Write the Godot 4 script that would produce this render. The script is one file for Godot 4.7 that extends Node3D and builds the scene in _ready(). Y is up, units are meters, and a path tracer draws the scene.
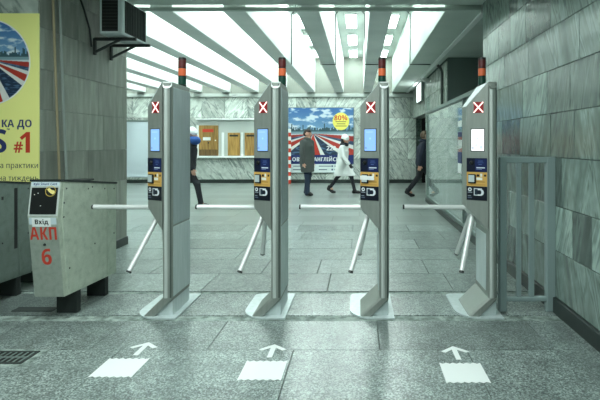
extends Node3D
# Metro hall with a row of four slim ticket turnstiles. x right, y up, the camera looks along -z.
# D(epth) below means distance in front of the camera, so z = -D.

var rng := RandomNumberGenerator.new()
var M := {}
var mesh_cache := {}
var taken := {}
const CEIL := 3.17
const NEAR_CEIL := 3.242
const COFFER := 4.4
const BACK := 16.45
const HALL_NEAR := 6.33

# ------------------------------------------------------------------ helpers
func numbered(s: String) -> String:
	if not taken.has(s):
		taken[s] = 0
		return s
	taken[s] += 1
	return "%s_%03d" % [s, taken[s]]

func tag(o: Node, label: String, category := "", group := "", kind := "") -> Node:
	if label: o.set_meta("label", label)
	if category: o.set_meta("category", category)
	if group: o.set_meta("group", group)
	if kind: o.set_meta("kind", kind)
	return o

func thing(called: String, at: Vector3, label: String, category: String, group := "", kind := "") -> Node3D:
	var o := Node3D.new()
	o.name = numbered(called)
	add_child(o)
	o.position = at
	tag(o, label, category, group, kind)
	return o

func put(mesh: Mesh, called: String, m: Material, parent: Node, at := Vector3.ZERO) -> MeshInstance3D:
	var o := MeshInstance3D.new()
	o.mesh = mesh
	o.material_override = m
	o.name = numbered(called) if parent == self else called
	o.cast_shadow = GeometryInstance3D.SHADOW_CASTING_SETTING_ON
	parent.add_child(o, true)
	o.position = at
	return o

func begin() -> SurfaceTool:
	var st := SurfaceTool.new()
	st.begin(Mesh.PRIMITIVE_TRIANGLES)
	return st

func done(st: SurfaceTool, called: String, m: Material, parent: Node, at := Vector3.ZERO) -> MeshInstance3D:
	return put(st.commit(), called, m, parent, at)

func tri(st: SurfaceTool, a: Vector3, b: Vector3, c: Vector3, n: Vector3) -> void:
	if (b - a).cross(c - a).dot(n) > 0.0:
		var t := b
		b = c
		c = t
	for p in [a, b, c]:
		st.set_normal(n)
		st.set_uv(Vector2(p.x, p.y))
		st.add_vertex(p)

func face(st: SurfaceTool, a: Vector3, b: Vector3, c: Vector3, d: Vector3, out: Vector3) -> void:
	var n := (b - a).cross(c - a)
	if n.length() < 1e-12: n = (c - a).cross(d - a)
	n = n.normalized()
	if n.dot(out) < 0.0: n = -n
	tri(st, a, b, c, n)
	tri(st, a, c, d, n)

# box with chamfered edges
func cbox(st: SurfaceTool, c: Vector3, s: Vector3, b := 0.004, q := Basis.IDENTITY) -> void:
	var h := s * 0.5
	b = minf(b, minf(h.x, minf(h.y, h.z)) * 0.9)
	var ax := [Vector3.RIGHT, Vector3.UP, Vector3.BACK]
	for i in 3:
		var j := (i + 1) % 3
		var k := (i + 2) % 3
		for sg in [-1.0, 1.0]:
			var n: Vector3 = ax[i] * sg
			var o: Vector3 = n * h[i]
			var u: Vector3 = ax[j] * (h[j] - b)
			var v: Vector3 = ax[k] * (h[k] - b)
			face(st, c + q * (o - u - v), c + q * (o + u - v), c + q * (o + u + v), c + q * (o - u + v), q * n)
			for sj in [-1.0, 1.0]:
				var e: Vector3 = ax[j] * sj
				var p1: Vector3 = n * h[i] + e * (h[j] - b)
				var p2: Vector3 = n * (h[i] - b) + e * h[j]
				face(st, c + q * (p1 - v), c + q * (p1 + v), c + q * (p2 + v), c + q * (p2 - v), q * (n + e))
	for x in [-1.0, 1.0]:
		for y in [-1.0, 1.0]:
			for z in [-1.0, 1.0]:
				var n2 := Vector3(x, y, z)
				tri(st, c + q * (n2 * Vector3(h.x, h.y - b, h.z - b)), c + q * (n2 * Vector3(h.x - b, h.y, h.z - b)), c + q * (n2 * Vector3(h.x - b, h.y - b, h.z)), (q * n2).normalized())

func box(called: String, m: Material, parent: Node, lo: Vector3, hi: Vector3, b := 0.004) -> MeshInstance3D:
	var st := begin()
	cbox(st, (lo + hi) * 0.5, hi - lo, b)
	return done(st, called, m, parent)

func struct(called: String, m: Material, lo: Vector3, hi: Vector3, label: String, b := 0.004) -> MeshInstance3D:
	var o := box(called, m, self, lo, hi, b)
	tag(o, label, "", "", "structure")
	return o

# shared chamfered piece centred on its own middle
func piece(s: Vector3, b := 0.003) -> Mesh:
	var key := "%.3f,%.3f,%.3f,%.3f" % [s.x, s.y, s.z, b]
	if not mesh_cache.has(key):
		var st := begin()
		cbox(st, Vector3.ZERO, s, b)
		mesh_cache[key] = st.commit()
	return mesh_cache[key]

# straight extrusion of a simple polygon; f maps (u, v, w) to space
func prism(st: SurfaceTool, poly: PackedVector2Array, w0: float, w1: float, f: Callable) -> void:
	var idx := Geometry2D.triangulate_polygon(poly)
	var cw: float = 0.0
	for i in poly.size():
		var a := poly[i]
		var b := poly[(i + 1) % poly.size()]
		cw += (b.x - a.x) * (b.y + a.y)
	var sgn := 1.0 if cw > 0.0 else -1.0
	var o: Vector3 = f.call(0.0, 0.0, 0.0)
	var du: Vector3 = f.call(1.0, 0.0, 0.0) - o
	var dv: Vector3 = f.call(0.0, 1.0, 0.0) - o
	var dw: Vector3 = f.call(0.0, 0.0, 1.0) - o
	for w in [w0, w1]:
		var n: Vector3 = (dw if w == maxf(w0, w1) else -dw).normalized()
		for t in range(0, idx.size(), 3):
			var p := poly[idx[t]]
			var q := poly[idx[t + 1]]
			var r := poly[idx[t + 2]]
			tri(st, f.call(p.x, p.y, w), f.call(q.x, q.y, w), f.call(r.x, r.y, w), n)
	for i in poly.size():
		var a := poly[i]
		var b := poly[(i + 1) % poly.size()]
		var e := (b - a)
		var out2 := Vector2(-e.y, e.x) * sgn
		face(st, f.call(a.x, a.y, w0), f.call(b.x, b.y, w0), f.call(b.x, b.y, w1), f.call(a.x, a.y, w1), du * out2.x + dv * out2.y)

func xyz(u: float, v: float, w: float) -> Vector3: return Vector3(u, v, w)
func zyx(u: float, v: float, w: float) -> Vector3: return Vector3(w, v, u)
func xzy(u: float, v: float, w: float) -> Vector3: return Vector3(u, w, v)

func side_of(d: Vector3) -> Vector3:
	var s := d.cross(Vector3.UP)
	if s.length() < 0.05: s = d.cross(Vector3.RIGHT)
	return s.normalized()

# tube through points (smooth sides, flat caps)
func tube(st: SurfaceTool, pts: Array, r: float, n := 12, r_end := -1.0) -> void:
	if r_end < 0.0: r_end = r
	var rings := []
	var s := Vector3.ZERO
	for i in pts.size():
		var d: Vector3
		if i == 0: d = pts[1] - pts[0]
		elif i == pts.size() - 1: d = pts[i] - pts[i - 1]
		else: d = (pts[i + 1] - pts[i]).normalized() + (pts[i] - pts[i - 1]).normalized()
		d = d.normalized()
		if i == 0: s = side_of(d)
		else: s = (s - d * s.dot(d)).normalized()
		var t := d.cross(s)
		var rr := lerpf(r, r_end, float(i) / (pts.size() - 1))
		var ring := []
		for k in n:
			var a := TAU * k / n
			var o := s * cos(a) + t * sin(a)
			ring.append([pts[i] + o * rr, o])
		rings.append(ring)
	for i in pts.size() - 1:
		for k in n:
			var a = rings[i][k]
			var b = rings[i][(k + 1) % n]
			var c = rings[i + 1][(k + 1) % n]
			var d = rings[i + 1][k]
			smooth_tri(st, a, b, c)
			smooth_tri(st, a, c, d)
	for e in [0, pts.size() - 1]:
		var dirn: Vector3 = (pts[0] - pts[1]) if e == 0 else (pts[e] - pts[e - 1])
		for k in n: tri(st, pts[e], rings[e][k][0], rings[e][(k + 1) % n][0], dirn.normalized())

func smooth_tri(st: SurfaceTool, a, b, c) -> void:
	var n: Vector3 = a[1] + b[1] + c[1]
	if (b[0] - a[0]).cross(c[0] - a[0]).dot(n) > 0.0:
		var t = b
		b = c
		c = t
	for p in [a, b, c]:
		st.set_normal(p[1].normalized())
		st.set_uv(Vector2(p[0].x, p[0].y))
		st.add_vertex(p[0])

# lathe: profile of (radius, height) around the y axis, through basis q at c
func lathe(st: SurfaceTool, prof: Array, c: Vector3, n := 20, q := Basis.IDENTITY) -> void:
	for i in prof.size() - 1:
		var p: Vector2 = prof[i]
		var r: Vector2 = prof[i + 1]
		var e := r - p
		if e.length() < 1e-6: continue
		var nn := Vector2(e.y, -e.x).normalized()
		for k in n:
			var a0 := TAU * k / n
			var a1 := TAU * (k + 1) / n
			var v := []
			for pr in [[p, a0], [p, a1], [r, a1], [r, a0]]:
				var ang: float = pr[1]
				v.append([c + q * Vector3(pr[0].x * cos(ang), pr[0].y, pr[0].x * sin(ang)), q * Vector3(nn.x * cos(ang), nn.y, nn.x * sin(ang))])
			smooth_tri(st, v[0], v[1], v[2])
			smooth_tri(st, v[0], v[2], v[3])

# flat printed rectangle with a little thickness: the front face carries the texture
func print_sheet(called: String, m: Material, parent: Node, c: Vector3, w: float, h: float, n: Vector3, up := Vector3.UP, thick := 0.002) -> MeshInstance3D:
	var st := begin()
	var u := up.cross(n).normalized()
	var v := n.cross(u).normalized()
	var q := [c - u * w / 2 - v * h / 2, c + u * w / 2 - v * h / 2, c + u * w / 2 + v * h / 2, c - u * w / 2 + v * h / 2]
	var uv := [Vector2(0, 1), Vector2(1, 1), Vector2(1, 0), Vector2(0, 0)]
	for t in [[0, 2, 1], [0, 3, 2]]:
		for i in t:
			st.set_normal(n)
			st.set_uv(uv[i])
			st.add_vertex(q[i] + n * thick)
	var mid := Vector2(0.01, 0.99)
	for i in 4:
		var a: Vector3 = q[i]
		var b: Vector3 = q[(i + 1) % 4]
		var nn := ((a + b) * 0.5 - c).normalized()
		for p in [[a, b, b + n * thick], [a, b + n * thick, a + n * thick]]:
			var pp: Array = p
			if (pp[1] - pp[0]).cross(pp[2] - pp[0]).dot(nn) > 0: pp = [pp[0], pp[2], pp[1]]
			for x in pp:
				st.set_normal(nn)
				st.set_uv(mid)
				st.add_vertex(x)
	return done(st, called, m, parent)

# lettering: cap height in metres, anchored at left (-1), centre (0) or right (1)
func letters(s: String, cap: float, m: Material, parent: Node, at: Vector3, n: Vector3, anchor := 0, bold := true, up := Vector3.UP, squeeze := 1.0, called := "lettering") -> MeshInstance3D:
	var tm := TextMesh.new()
	var f := SystemFont.new()
	f.font_names = PackedStringArray(["Droid Sans"])
	f.font_weight = 700 if bold else 400
	tm.font = f
	tm.font_size = 64
	tm.pixel_size = cap / (64.0 * 0.714)
	tm.depth = 0.001
	tm.curve_step = 2.0
	tm.text = s
	tm.horizontal_alignment = [HORIZONTAL_ALIGNMENT_LEFT, HORIZONTAL_ALIGNMENT_CENTER, HORIZONTAL_ALIGNMENT_RIGHT][anchor + 1]
	var o := put(tm, called, m, parent)
	var u := up.cross(n).normalized()
	var v := n.cross(u).normalized()
	o.transform = Transform3D(Basis(u * squeeze, v, n), at)
	return o

# pieces laid in rows on a surface: origin is the lower left corner as seen from the front
func lay(parent: Node, called: String, origin: Vector3, n: Vector3, v: Vector3, rows: Array, length: float, widths: Array, mats: Array, thick := 0.02, gap := 0.004, uneven := 0.0, skip := Rect2()) -> void:
	var u := v.cross(n).normalized()
	var y := 0.0
	for h in rows:
		var x := 0.0
		var first := true
		while x < length - 0.02:
			var w: float = widths[rng.randi() % widths.size()]
			if first: w = w * [0.5, 0.75, 1.0][rng.randi() % 3]
			first = false
			if length - x - w < 0.16: w = length - x
			var m: Material = mats[rng.randi() % mats.size()]
			var c: Vector3 = origin + u * (x + w / 2) + v * (y + h / 2) + n * (thick / 2 + rng.randf_range(-uneven, uneven))
			if not skip.has_point(Vector2(x + w / 2, y + h / 2)):
				var o := put(piece(Vector3(snappedf(w, 0.001) - gap, h - gap, thick), 0.002), called, m, parent)
				var q := Basis(u, v, n)
				q = q * Basis(Vector3.UP, rng.randf_range(-1, 1) * uneven * 2.0) * Basis(Vector3.RIGHT, rng.randf_range(-1, 1) * uneven * 2.0)
				o.transform = Transform3D(q, c)
			x += w
		y += h

# ------------------------------------------------------------------ materials
func mat(called: String, c: Color, rough := 0.6, metal := 0.0) -> StandardMaterial3D:
	var m := StandardMaterial3D.new()
	m.resource_name = called
	m.albedo_color = c
	m.roughness = rough
	m.metallic = metal
	M[called] = m
	return m

func c8(r: int, g: int, b: int) -> Color: return Color8(r, g, b)

func ramp_image(n: FastNoiseLite, size: int, stops: Array, extra: FastNoiseLite = null, amount := 0.0, k4 := [1, 0, 0, 1]) -> ImageTexture:
	var a := n.get_seamless_image(size, size).get_data()
	var step := a.size() / (size * size)
	var b := PackedByteArray()
	if extra: b = extra.get_seamless_image(size, size).get_data()
	var lut := []
	for i in 256:
		var t := i / 255.0
		var c: Color = stops[0][1]
		for s in stops.size() - 1:
			if t >= stops[s][0]:
				var w := clampf((t - stops[s][0]) / maxf(1e-4, stops[s + 1][0] - stops[s][0]), 0, 1)
				c = stops[s][1].lerp(stops[s + 1][1], w)
		lut.append(c)
	var out := PackedByteArray()
	out.resize(size * size * 3)
	for i in size * size:
		var x := i % size
		var y := i / size
		# an integer matrix keeps the tile seamless while it draws the grain out along a diagonal
		var j := posmod(k4[2] * x + k4[3] * y, size) * size + posmod(k4[0] * x + k4[1] * y, size)
		var c: Color = lut[a[j * step]]
		var k := 1.0
		if extra: k = 1.0 + amount * (b[i * step] / 127.5 - 1.0)
		out[i * 3] = int(clampf(c.r * k, 0, 1) * 255)
		out[i * 3 + 1] = int(clampf(c.g * k, 0, 1) * 255)
		out[i * 3 + 2] = int(clampf(c.b * k, 0, 1) * 255)
	return ImageTexture.create_from_image(Image.create_from_data(size, size, false, Image.FORMAT_RGB8, out))

func fnl(seed_: int, freq: float, oct := 4, type := FastNoiseLite.TYPE_SIMPLEX_SMOOTH, fractal := FastNoiseLite.FRACTAL_FBM) -> FastNoiseLite:
	var n := FastNoiseLite.new()
	n.seed = seed_
	n.noise_type = type
	n.frequency = freq
	n.fractal_type = fractal
	n.fractal_octaves = oct
	return n

func tri_mat(called: String, tex: Texture2D, scale: Vector3, tint := Color.WHITE, rough := 0.5, offset := Vector3.ZERO) -> StandardMaterial3D:
	var m := mat(called, tint, rough)
	m.albedo_texture = tex
	m.uv1_triplanar = true
	m.uv1_world_triplanar = true
	m.uv1_scale = scale
	m.uv1_offset = offset
	return m

func make_materials() -> void:
	# marble: warped veins
	var v1 := fnl(11, 0.006, 4)
	v1.domain_warp_enabled = true
	v1.domain_warp_amplitude = 40.0
	v1.domain_warp_frequency = 0.006
	v1.domain_warp_fractal_octaves = 2
	var g1 := ramp_image(v1, 512, [[0.0, Color(0.44, 0.47, 0.46)], [0.30, Color(0.60, 0.63, 0.62)], [0.38, Color(0.72, 0.75, 0.74)], [0.43, Color(0.50, 0.53, 0.52)], [0.46, Color(0.70, 0.73, 0.72)], [0.54, Color(0.74, 0.77, 0.76)], [0.58, Color(0.54, 0.57, 0.56)], [0.64, Color(0.68, 0.71, 0.70)], [1.0, Color(0.50, 0.53, 0.52)]], fnl(5, 0.05, 3), 0.10, [2, 1, 1, 1])
	var v2 := fnl(23, 0.005, 4)
	v2.domain_warp_enabled = true
	v2.domain_warp_amplitude = 55.0
	v2.domain_warp_frequency = 0.005
	var g2 := ramp_image(v2, 512, [[0.0, Color(0.78, 0.81, 0.79)], [0.30, Color(0.92, 0.94, 0.92)], [0.36, Color(0.62, 0.66, 0.65)], [0.39, Color(0.90, 0.92, 0.90)], [0.45, Color(0.94, 0.95, 0.93)], [0.48, Color(0.56, 0.60, 0.59)], [0.51, Color(0.84, 0.87, 0.85)], [0.58, Color(0.93, 0.94, 0.92)], [0.61, Color(0.60, 0.64, 0.63)], [0.66, Color(0.88, 0.90, 0.88)], [1.0, Color(0.70, 0.74, 0.72)]], fnl(8, 0.04, 3), 0.08, [2, -1, -1, 1])
	var tints := [0.78, 0.90, 0.56, 0.98, 0.84, 0.68]
	for i in 6:
		var t: float = tints[i]
		tri_mat("marble_dark_%d" % i, g1, Vector3(0.4, 0.26, (0.36 + 0.12 * (i % 3)) * (1 if i % 2 == 0 else -1)), Color(t * 0.92, t, t * 0.965), 0.15, Vector3(0.17 * i, 0.31 * i, 0.23 * i))
	for i in 6: M["marble_dark_%d" % i].metallic_specular = 0.65
	for i in 5:
		var t: float = [0.92, 1.0, 0.84, 0.96, 0.88][i]
		tri_mat("marble_light_%d" % i, g2, Vector3(0.17 * (1 if i % 2 == 0 else -1), 0.20, 0.17) * (1.0 + 0.25 * (i % 3)), Color(t * 0.985, t, t * 0.985), 0.22, Vector3(0.27 * i, 0.13 * i, 0.41 * i))
	# grey granite paving: grains
	var cell := fnl(3, 0.2, 1, FastNoiseLite.TYPE_CELLULAR, FastNoiseLite.FRACTAL_NONE)
	cell.cellular_return_type = FastNoiseLite.RETURN_CELL_VALUE
	var gr := ramp_image(cell, 1024, [[0.0, Color(0.34, 0.37, 0.37)], [0.3, Color(0.46, 0.50, 0.49)], [0.5, Color(0.54, 0.58, 0.57)], [0.7, Color(0.61, 0.65, 0.64)], [1.0, Color(0.76, 0.80, 0.79)]], fnl(9, 0.006, 4), 0.12)
	var gh := ramp_image(cell, 512, [[0.0, Color(0.44, 0.48, 0.47)], [0.5, Color(0.55, 0.59, 0.58)], [1.0, Color(0.68, 0.72, 0.71)]], fnl(10, 0.01, 4), 0.10)
	for i in 4:
		var t: float = [0.86, 0.93, 0.80, 0.89][i]
		var m := tri_mat("granite_%d" % i, gr, Vector3.ONE * 0.62, Color(t * 0.98, t, t * 0.99), 0.29, Vector3(0.21 * i, 0.0, 0.37 * i))
		m.metallic_specular = 0.55
	for i in 4:
		var t: float = [0.90, 0.97, 0.84, 0.93][i]
		tri_mat("granite_hall_%d" % i, gh, Vector3.ONE * 0.8, Color(t * 0.98, t, t * 0.99), 0.28, Vector3(0.31 * i, 0.0, 0.17 * i))
	# far paving: joints too fine to build
	var far := Image.create(256, 256, false, Image.FORMAT_RGB8)
	for y in 256:
		for x in 256:
			var row := y / 64
			var xx := (x + row * 53) % 128
			var t := 0.56 + 0.04 * sin(float((x + row * 53) / 128 * 7 + row * 3))
			t += 0.03 * (float((x * 7919 + y * 104729) % 101) / 101.0 - 0.5)
			if y % 64 < 2 or xx < 2: t *= 0.8
			far.set_pixel(x, y, Color(t * 0.96, t, t * 0.98))
	tri_mat("granite_far", ImageTexture.create_from_image(far), Vector3.ONE * (1.0 / 2.4), Color(0.92, 0.95, 0.94), 0.28)
	# worn concrete / mortar
	var cn := ramp_image(fnl(31, 0.02, 5), 512, [[0.0, Color(0.34, 0.38, 0.36)], [0.4, Color(0.52, 0.57, 0.55)], [0.6, Color(0.62, 0.67, 0.65)], [1.0, Color(0.72, 0.76, 0.74)]], fnl(33, 0.2, 2), 0.14)
	tri_mat("mortar", cn, Vector3.ONE * 0.9, Color(0.93, 0.94, 0.93), 0.8)
	tri_mat("joint", cn, Vector3.ONE * 0.9, Color(0.52, 0.57, 0.55), 0.95)
	tri_mat("plaster", cn, Vector3.ONE * 0.12, Color(1.0, 1.0, 1.0), 0.9)
	# grey travertine of the pillar: vertical streaks
	var pn := fnl(41, 0.012, 4)
	var pt := ramp_image(pn, 512, [[0.0, Color(0.55, 0.57, 0.55)], [0.4, Color(0.61, 0.63, 0.60)], [0.6, Color(0.64, 0.66, 0.63)], [1.0, Color(0.70, 0.72, 0.69)]], fnl(43, 0.3, 2), 0.06)
	for i in 3:
		var t: float = [0.86, 0.93, 0.80][i]
		tri_mat("pillar_stone_%d" % i, pt, Vector3(1.4, 0.22, 1.4), Color(t, t, t * 0.98), 0.5, Vector3(0.3 * i, 0.2 * i, 0.1 * i))
	# white painted concrete of the ceiling
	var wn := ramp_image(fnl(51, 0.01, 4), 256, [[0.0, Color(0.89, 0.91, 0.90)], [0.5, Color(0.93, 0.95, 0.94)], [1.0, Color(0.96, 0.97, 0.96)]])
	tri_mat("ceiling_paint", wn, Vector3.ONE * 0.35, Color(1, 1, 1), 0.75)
	tri_mat("ceiling_paint_shaded", wn, Vector3.ONE * 0.35, Color(0.66, 0.69, 0.67), 0.8)  # darker copy of the ceiling paint: shade inside the coffers put into the colour
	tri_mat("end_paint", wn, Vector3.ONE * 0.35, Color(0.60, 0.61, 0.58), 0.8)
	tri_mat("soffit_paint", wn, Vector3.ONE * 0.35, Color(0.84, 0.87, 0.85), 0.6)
	# brushed steel
	var bn := ramp_image(fnl(61, 0.02, 3), 256, [[0.0, Color(0.90, 0.92, 0.91)], [1.0, Color(1, 1, 1)]], fnl(62, 0.35, 2), 0.03)
	var st1 := tri_mat("steel", bn, Vector3(6, 0.5, 6), c8(158, 163, 157), 0.42)
	st1.metallic = 0.4
	var st2 := tri_mat("steel_light", bn, Vector3(6, 0.5, 6), c8(212, 217, 213), 0.36)
	st2.metallic = 0.2
	var st3 := tri_mat("steel_dark", bn, Vector3(6, 0.5, 6), c8(98, 108, 104), 0.45)
	st3.metallic = 0.5
	var pp := tri_mat("panel_grey", bn, Vector3(3, 0.4, 3), c8(178, 189, 192), 0.38)
	pp.metallic = 0.25
	var p2 := tri_mat("panel_pale", bn, Vector3(3, 0.4, 3), c8(214, 224, 225), 0.42)
	p2.metallic = 0.2
	mat("chrome", c8(238, 240, 238), 0.25, 0.25)
	mat("white_plastic", c8(236, 240, 238), 0.3)
	mat("black_plastic", c8(20, 22, 22), 0.4)
	mat("rubber", c8(26, 28, 28), 0.8)
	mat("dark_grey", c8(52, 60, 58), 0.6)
	mat("dark_iron", c8(30, 38, 36), 0.6)
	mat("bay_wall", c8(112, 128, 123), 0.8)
	mat("base_stone", c8(40, 50, 47), 0.35)
	var vn := ramp_image(fnl(71, 0.03, 5), 256, [[0.0, Color(0.82, 0.85, 0.82)], [0.35, Color(0.91, 0.93, 0.90)], [1.0, Color(0.98, 0.99, 0.97)]], fnl(72, 0.2, 2), 0.04)
	tri_mat("validator_side", vn, Vector3.ONE * 1.2, c8(208, 214, 202), 0.5)
	tri_mat("validator_side_dark", vn, Vector3.ONE * 1.2, c8(124, 136, 133), 0.6)
	var vs := tri_mat("validator_front", vn, Vector3.ONE * 2.0, c8(184, 190, 184), 0.45)
	vs.metallic = 0.4
	mat("red_paint", c8(198, 62, 44), 0.7)
	mat("print_red", c8(206, 62, 38), 0.6)
	mat("print_blue", c8(44, 58, 108), 0.6)
	mat("print_grey", c8(84, 92, 84), 0.6)
	mat("print_black", c8(22, 24, 26), 0.6)
	mat("print_white", c8(240, 244, 242), 0.6)
	mat("gate_paint", c8(140, 158, 157), 0.45)
	mat("frame_grey", c8(120, 134, 130), 0.45, 0.3)
	mat("sticker_white", c8(236, 240, 238), 0.55)
	mat("wood_pipe", c8(158, 146, 116), 0.6)
	mat("pipe_grey", c8(150, 160, 154), 0.5)
	mat("conduit", c8(70, 80, 77), 0.5)
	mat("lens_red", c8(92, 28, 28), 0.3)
	mat("lens_orange", c8(226, 106, 62), 0.3)
	mat("lens_green", c8(10, 62, 48), 0.3)
	var gl := mat("glass", Color(0.80, 0.88, 0.87, 0.28), 0.04)
	gl.transparency = BaseMaterial3D.TRANSPARENCY_ALPHA
	gl.metallic_specular = 0.7
	var ln := mat("tube_light", c8(250, 255, 252), 0.5)
	ln.emission_enabled = true
	ln.emission = Color(0.93, 1.0, 0.97)
	ln.emission_energy_multiplier = 4.0
	var lx := mat("led_on", c8(255, 210, 205), 0.5)
	lx.emission_enabled = true
	lx.emission = Color(1.0, 0.82, 0.80)
	lx.emission_energy_multiplier = 1.0
	var lr := mat("led_field", c8(110, 16, 24), 0.5)
	lr.emission_enabled = true
	lr.emission = Color(0.45, 0.03, 0.05)
	lr.emission_energy_multiplier = 0.35
	mat("off_white_wall", c8(182, 190, 185), 0.7)
	mat("board_white", c8(206, 220, 226), 0.35)
	# varnished wood
	var wd := fnl(81, 0.02, 4)
	var wt := ramp_image(wd, 256, [[0.0, Color(0.48, 0.36, 0.17)], [0.5, Color(0.62, 0.48, 0.25)], [1.0, Color(0.70, 0.56, 0.32)]])
	tri_mat("wood", wt, Vector3(3.0, 0.3, 3.0), Color(1, 1, 1), 0.45)
	tri_mat("wood_pale", wt, Vector3(3.0, 0.3, 3.0), Color(1.12, 1.12, 1.1), 0.45, Vector3(0.4, 0.2, 0))
	tri_mat("wood_brown", wt, Vector3(3.0, 0.3, 3.0), Color(0.72, 0.72, 0.78), 0.5, Vector3(0.1, 0.6, 0))

func textured(called: String, img: Image, rough := 0.5, glow := 0.0) -> StandardMaterial3D:
	var m := mat(called, Color.WHITE, rough)
	var t := ImageTexture.create_from_image(img)
	m.albedo_texture = t
	if glow > 0.0:
		m.albedo_color = Color(0.1, 0.1, 0.1)
		m.emission_enabled = true
		m.emission_operator = BaseMaterial3D.EMISSION_OP_MULTIPLY
		m.emission = Color.WHITE
		m.emission_texture = t
		m.emission_energy_multiplier = glow
	return m

func disc(im: Image, cx: float, cy: float, r: float, c: Color) -> void:
	for y in range(maxi(0, int(cy - r)), mini(im.get_height(), int(cy + r) + 1)):
		for x in range(maxi(0, int(cx - r)), mini(im.get_width(), int(cx + r) + 1)):
			if Vector2(x - cx, y - cy).length() <= r: im.set_pixel(x, y, c)

func bar(im: Image, x: int, y: int, w: int, h: int, c: Color) -> void:
	im.fill_rect(Rect2i(x, y, w, h), c)

# the view of a road painted as a flag, with a city skyline and a cloudy sky (print on both posters)
func flag_scene(w: int, h: int, vx: float, vy: float) -> Image:
	var im := Image.create(w, h, false, Image.FORMAT_RGB8)
	var n := fnl(91, 0.02, 4)
	var sk := RandomNumberGenerator.new()
	sk.seed = 5
	var tops := []
	var cur := 0.0
	for x in w:
		if x % maxi(2, w / 60) == 0: cur = sk.randf_range(0.02, 0.075) + (0.06 if sk.randf() < 0.12 else 0.0)
		tops.append(cur)
	for y in h:
		for x in w:
			var u := float(x) / w
			var v := float(y) / h
			var c: Color
			if v < vy:
				var cl := n.get_noise_2d(x * 200.0 / w, y * 500.0 / w) * 1.3
				c = Color(0.22, 0.42, 0.66).lerp(Color(0.52, 0.68, 0.80), v / vy)
				if cl > 0.0: c = c.lerp(Color(0.88, 0.92, 0.94), clampf(cl * 2.2, 0, 0.9))
				if v > vy - 0.03 - tops[x]: c = Color(0.22, 0.34, 0.38)
				if v > vy - 0.035: c = Color(0.50, 0.62, 0.66)
			else:
				# rays from the vanishing point
				var a := atan2(u - vx, (v - vy) * 1.1 + 0.004)
				var d := absf(a)
				if d < 0.30: c = Color(0.72, 0.20, 0.14)
				elif d < 0.46: c = Color(0.90, 0.90, 0.88)
				elif d < 0.86: c = Color(0.13, 0.20, 0.30)
				elif d < 0.98: c = Color(0.90, 0.90, 0.88)
				elif d < 1.16: c = Color(0.70, 0.22, 0.17)
				elif d < 1.26: c = Color(0.88, 0.89, 0.88)
				elif d < 1.36: c = Color(0.20, 0.30, 0.42)
				elif d < 1.50: c = Color(0.66, 0.22, 0.19)
				else: c = Color(0.80, 0.84, 0.86)
				var ripple := n.get_noise_2d(x * 400.0 / w, y * 1600.0 / w)
				if d > 0.46 and d < 0.86 or d > 1.26 and d < 1.36: c = c.lerp(Color(0.45, 0.60, 0.74), clampf(ripple * 1.6, 0, 0.6))
			im.set_pixel(x, y, c)
	return im

# ------------------------------------------------------------------ main
func _ready() -> void:
	rng.seed = 20240
	# camera: level, with a shifted lens (the photograph is a crop); horizon at row 143, vanishing column 359
	var cam := Camera3D.new()
	cam.name = "camera"
	add_child(cam)
	cam.position = Vector3(0, 1.4, 0)
	cam.projection = Camera3D.PROJECTION_FRUSTUM
	cam.near = 0.05
	cam.far = 100.0
	cam.size = 0.05 * 400.0 / 470.0
	cam.frustum_offset = Vector2(-59.0, -57.0) / 470.0 * 0.05
	cam.current = true
	var we := WorldEnvironment.new()
	var env := Environment.new()
	env.background_mode = Environment.BG_COLOR
	env.background_color = Color(0.02, 0.025, 0.024)
	env.tonemap_mode = Environment.TONE_MAPPER_LINEAR
	env.tonemap_exposure = 1.78
	env.sdfgi_enabled = true
	env.ssao_enabled = true
	env.ssil_enabled = true
	we.environment = env
	add_child(we)
	make_materials()
	build_shell()
	build_hall_ceiling()
	build_back_wall()
	build_right_side()
	build_pillar()
	build_floor()
	build_turnstiles()
	build_validators()
	build_gate()
	build_floor_marks()
	build_people()

const HALL_LIGHT := 1.25
const NEAR_LIGHT := 2.0
const LIGHT_TINT := Color(0.935, 0.99, 0.985)

func fixture(at: Vector3, w: float, l: float, energy: float, label: String, group: String) -> void:
	var t := thing("fluorescent_light", at, label, "ceiling light", group)
	var st := begin()
	cbox(st, Vector3(0, -0.03, 0), Vector3(w, 0.06, l), 0.006)
	done(st, "housing", M.white_plastic, t)
	st = begin()
	cbox(st, Vector3(0, -0.07, 0), Vector3(w - 0.02, 0.024, l - 0.02), 0.01)
	done(st, "diffuser", M.tube_light, t)
	var a := AreaLight3D.new()
	a.name = "area_light"
	a.area_size = Vector2(w - 0.02, l - 0.02)
	a.light_energy = energy
	a.light_color = LIGHT_TINT
	a.shadow_enabled = true
	a.area_range = 30.0
	t.add_child(a)
	a.position = Vector3(0, -0.086, 0)
	a.rotation_degrees = Vector3(-90, 0, 0)

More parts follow.
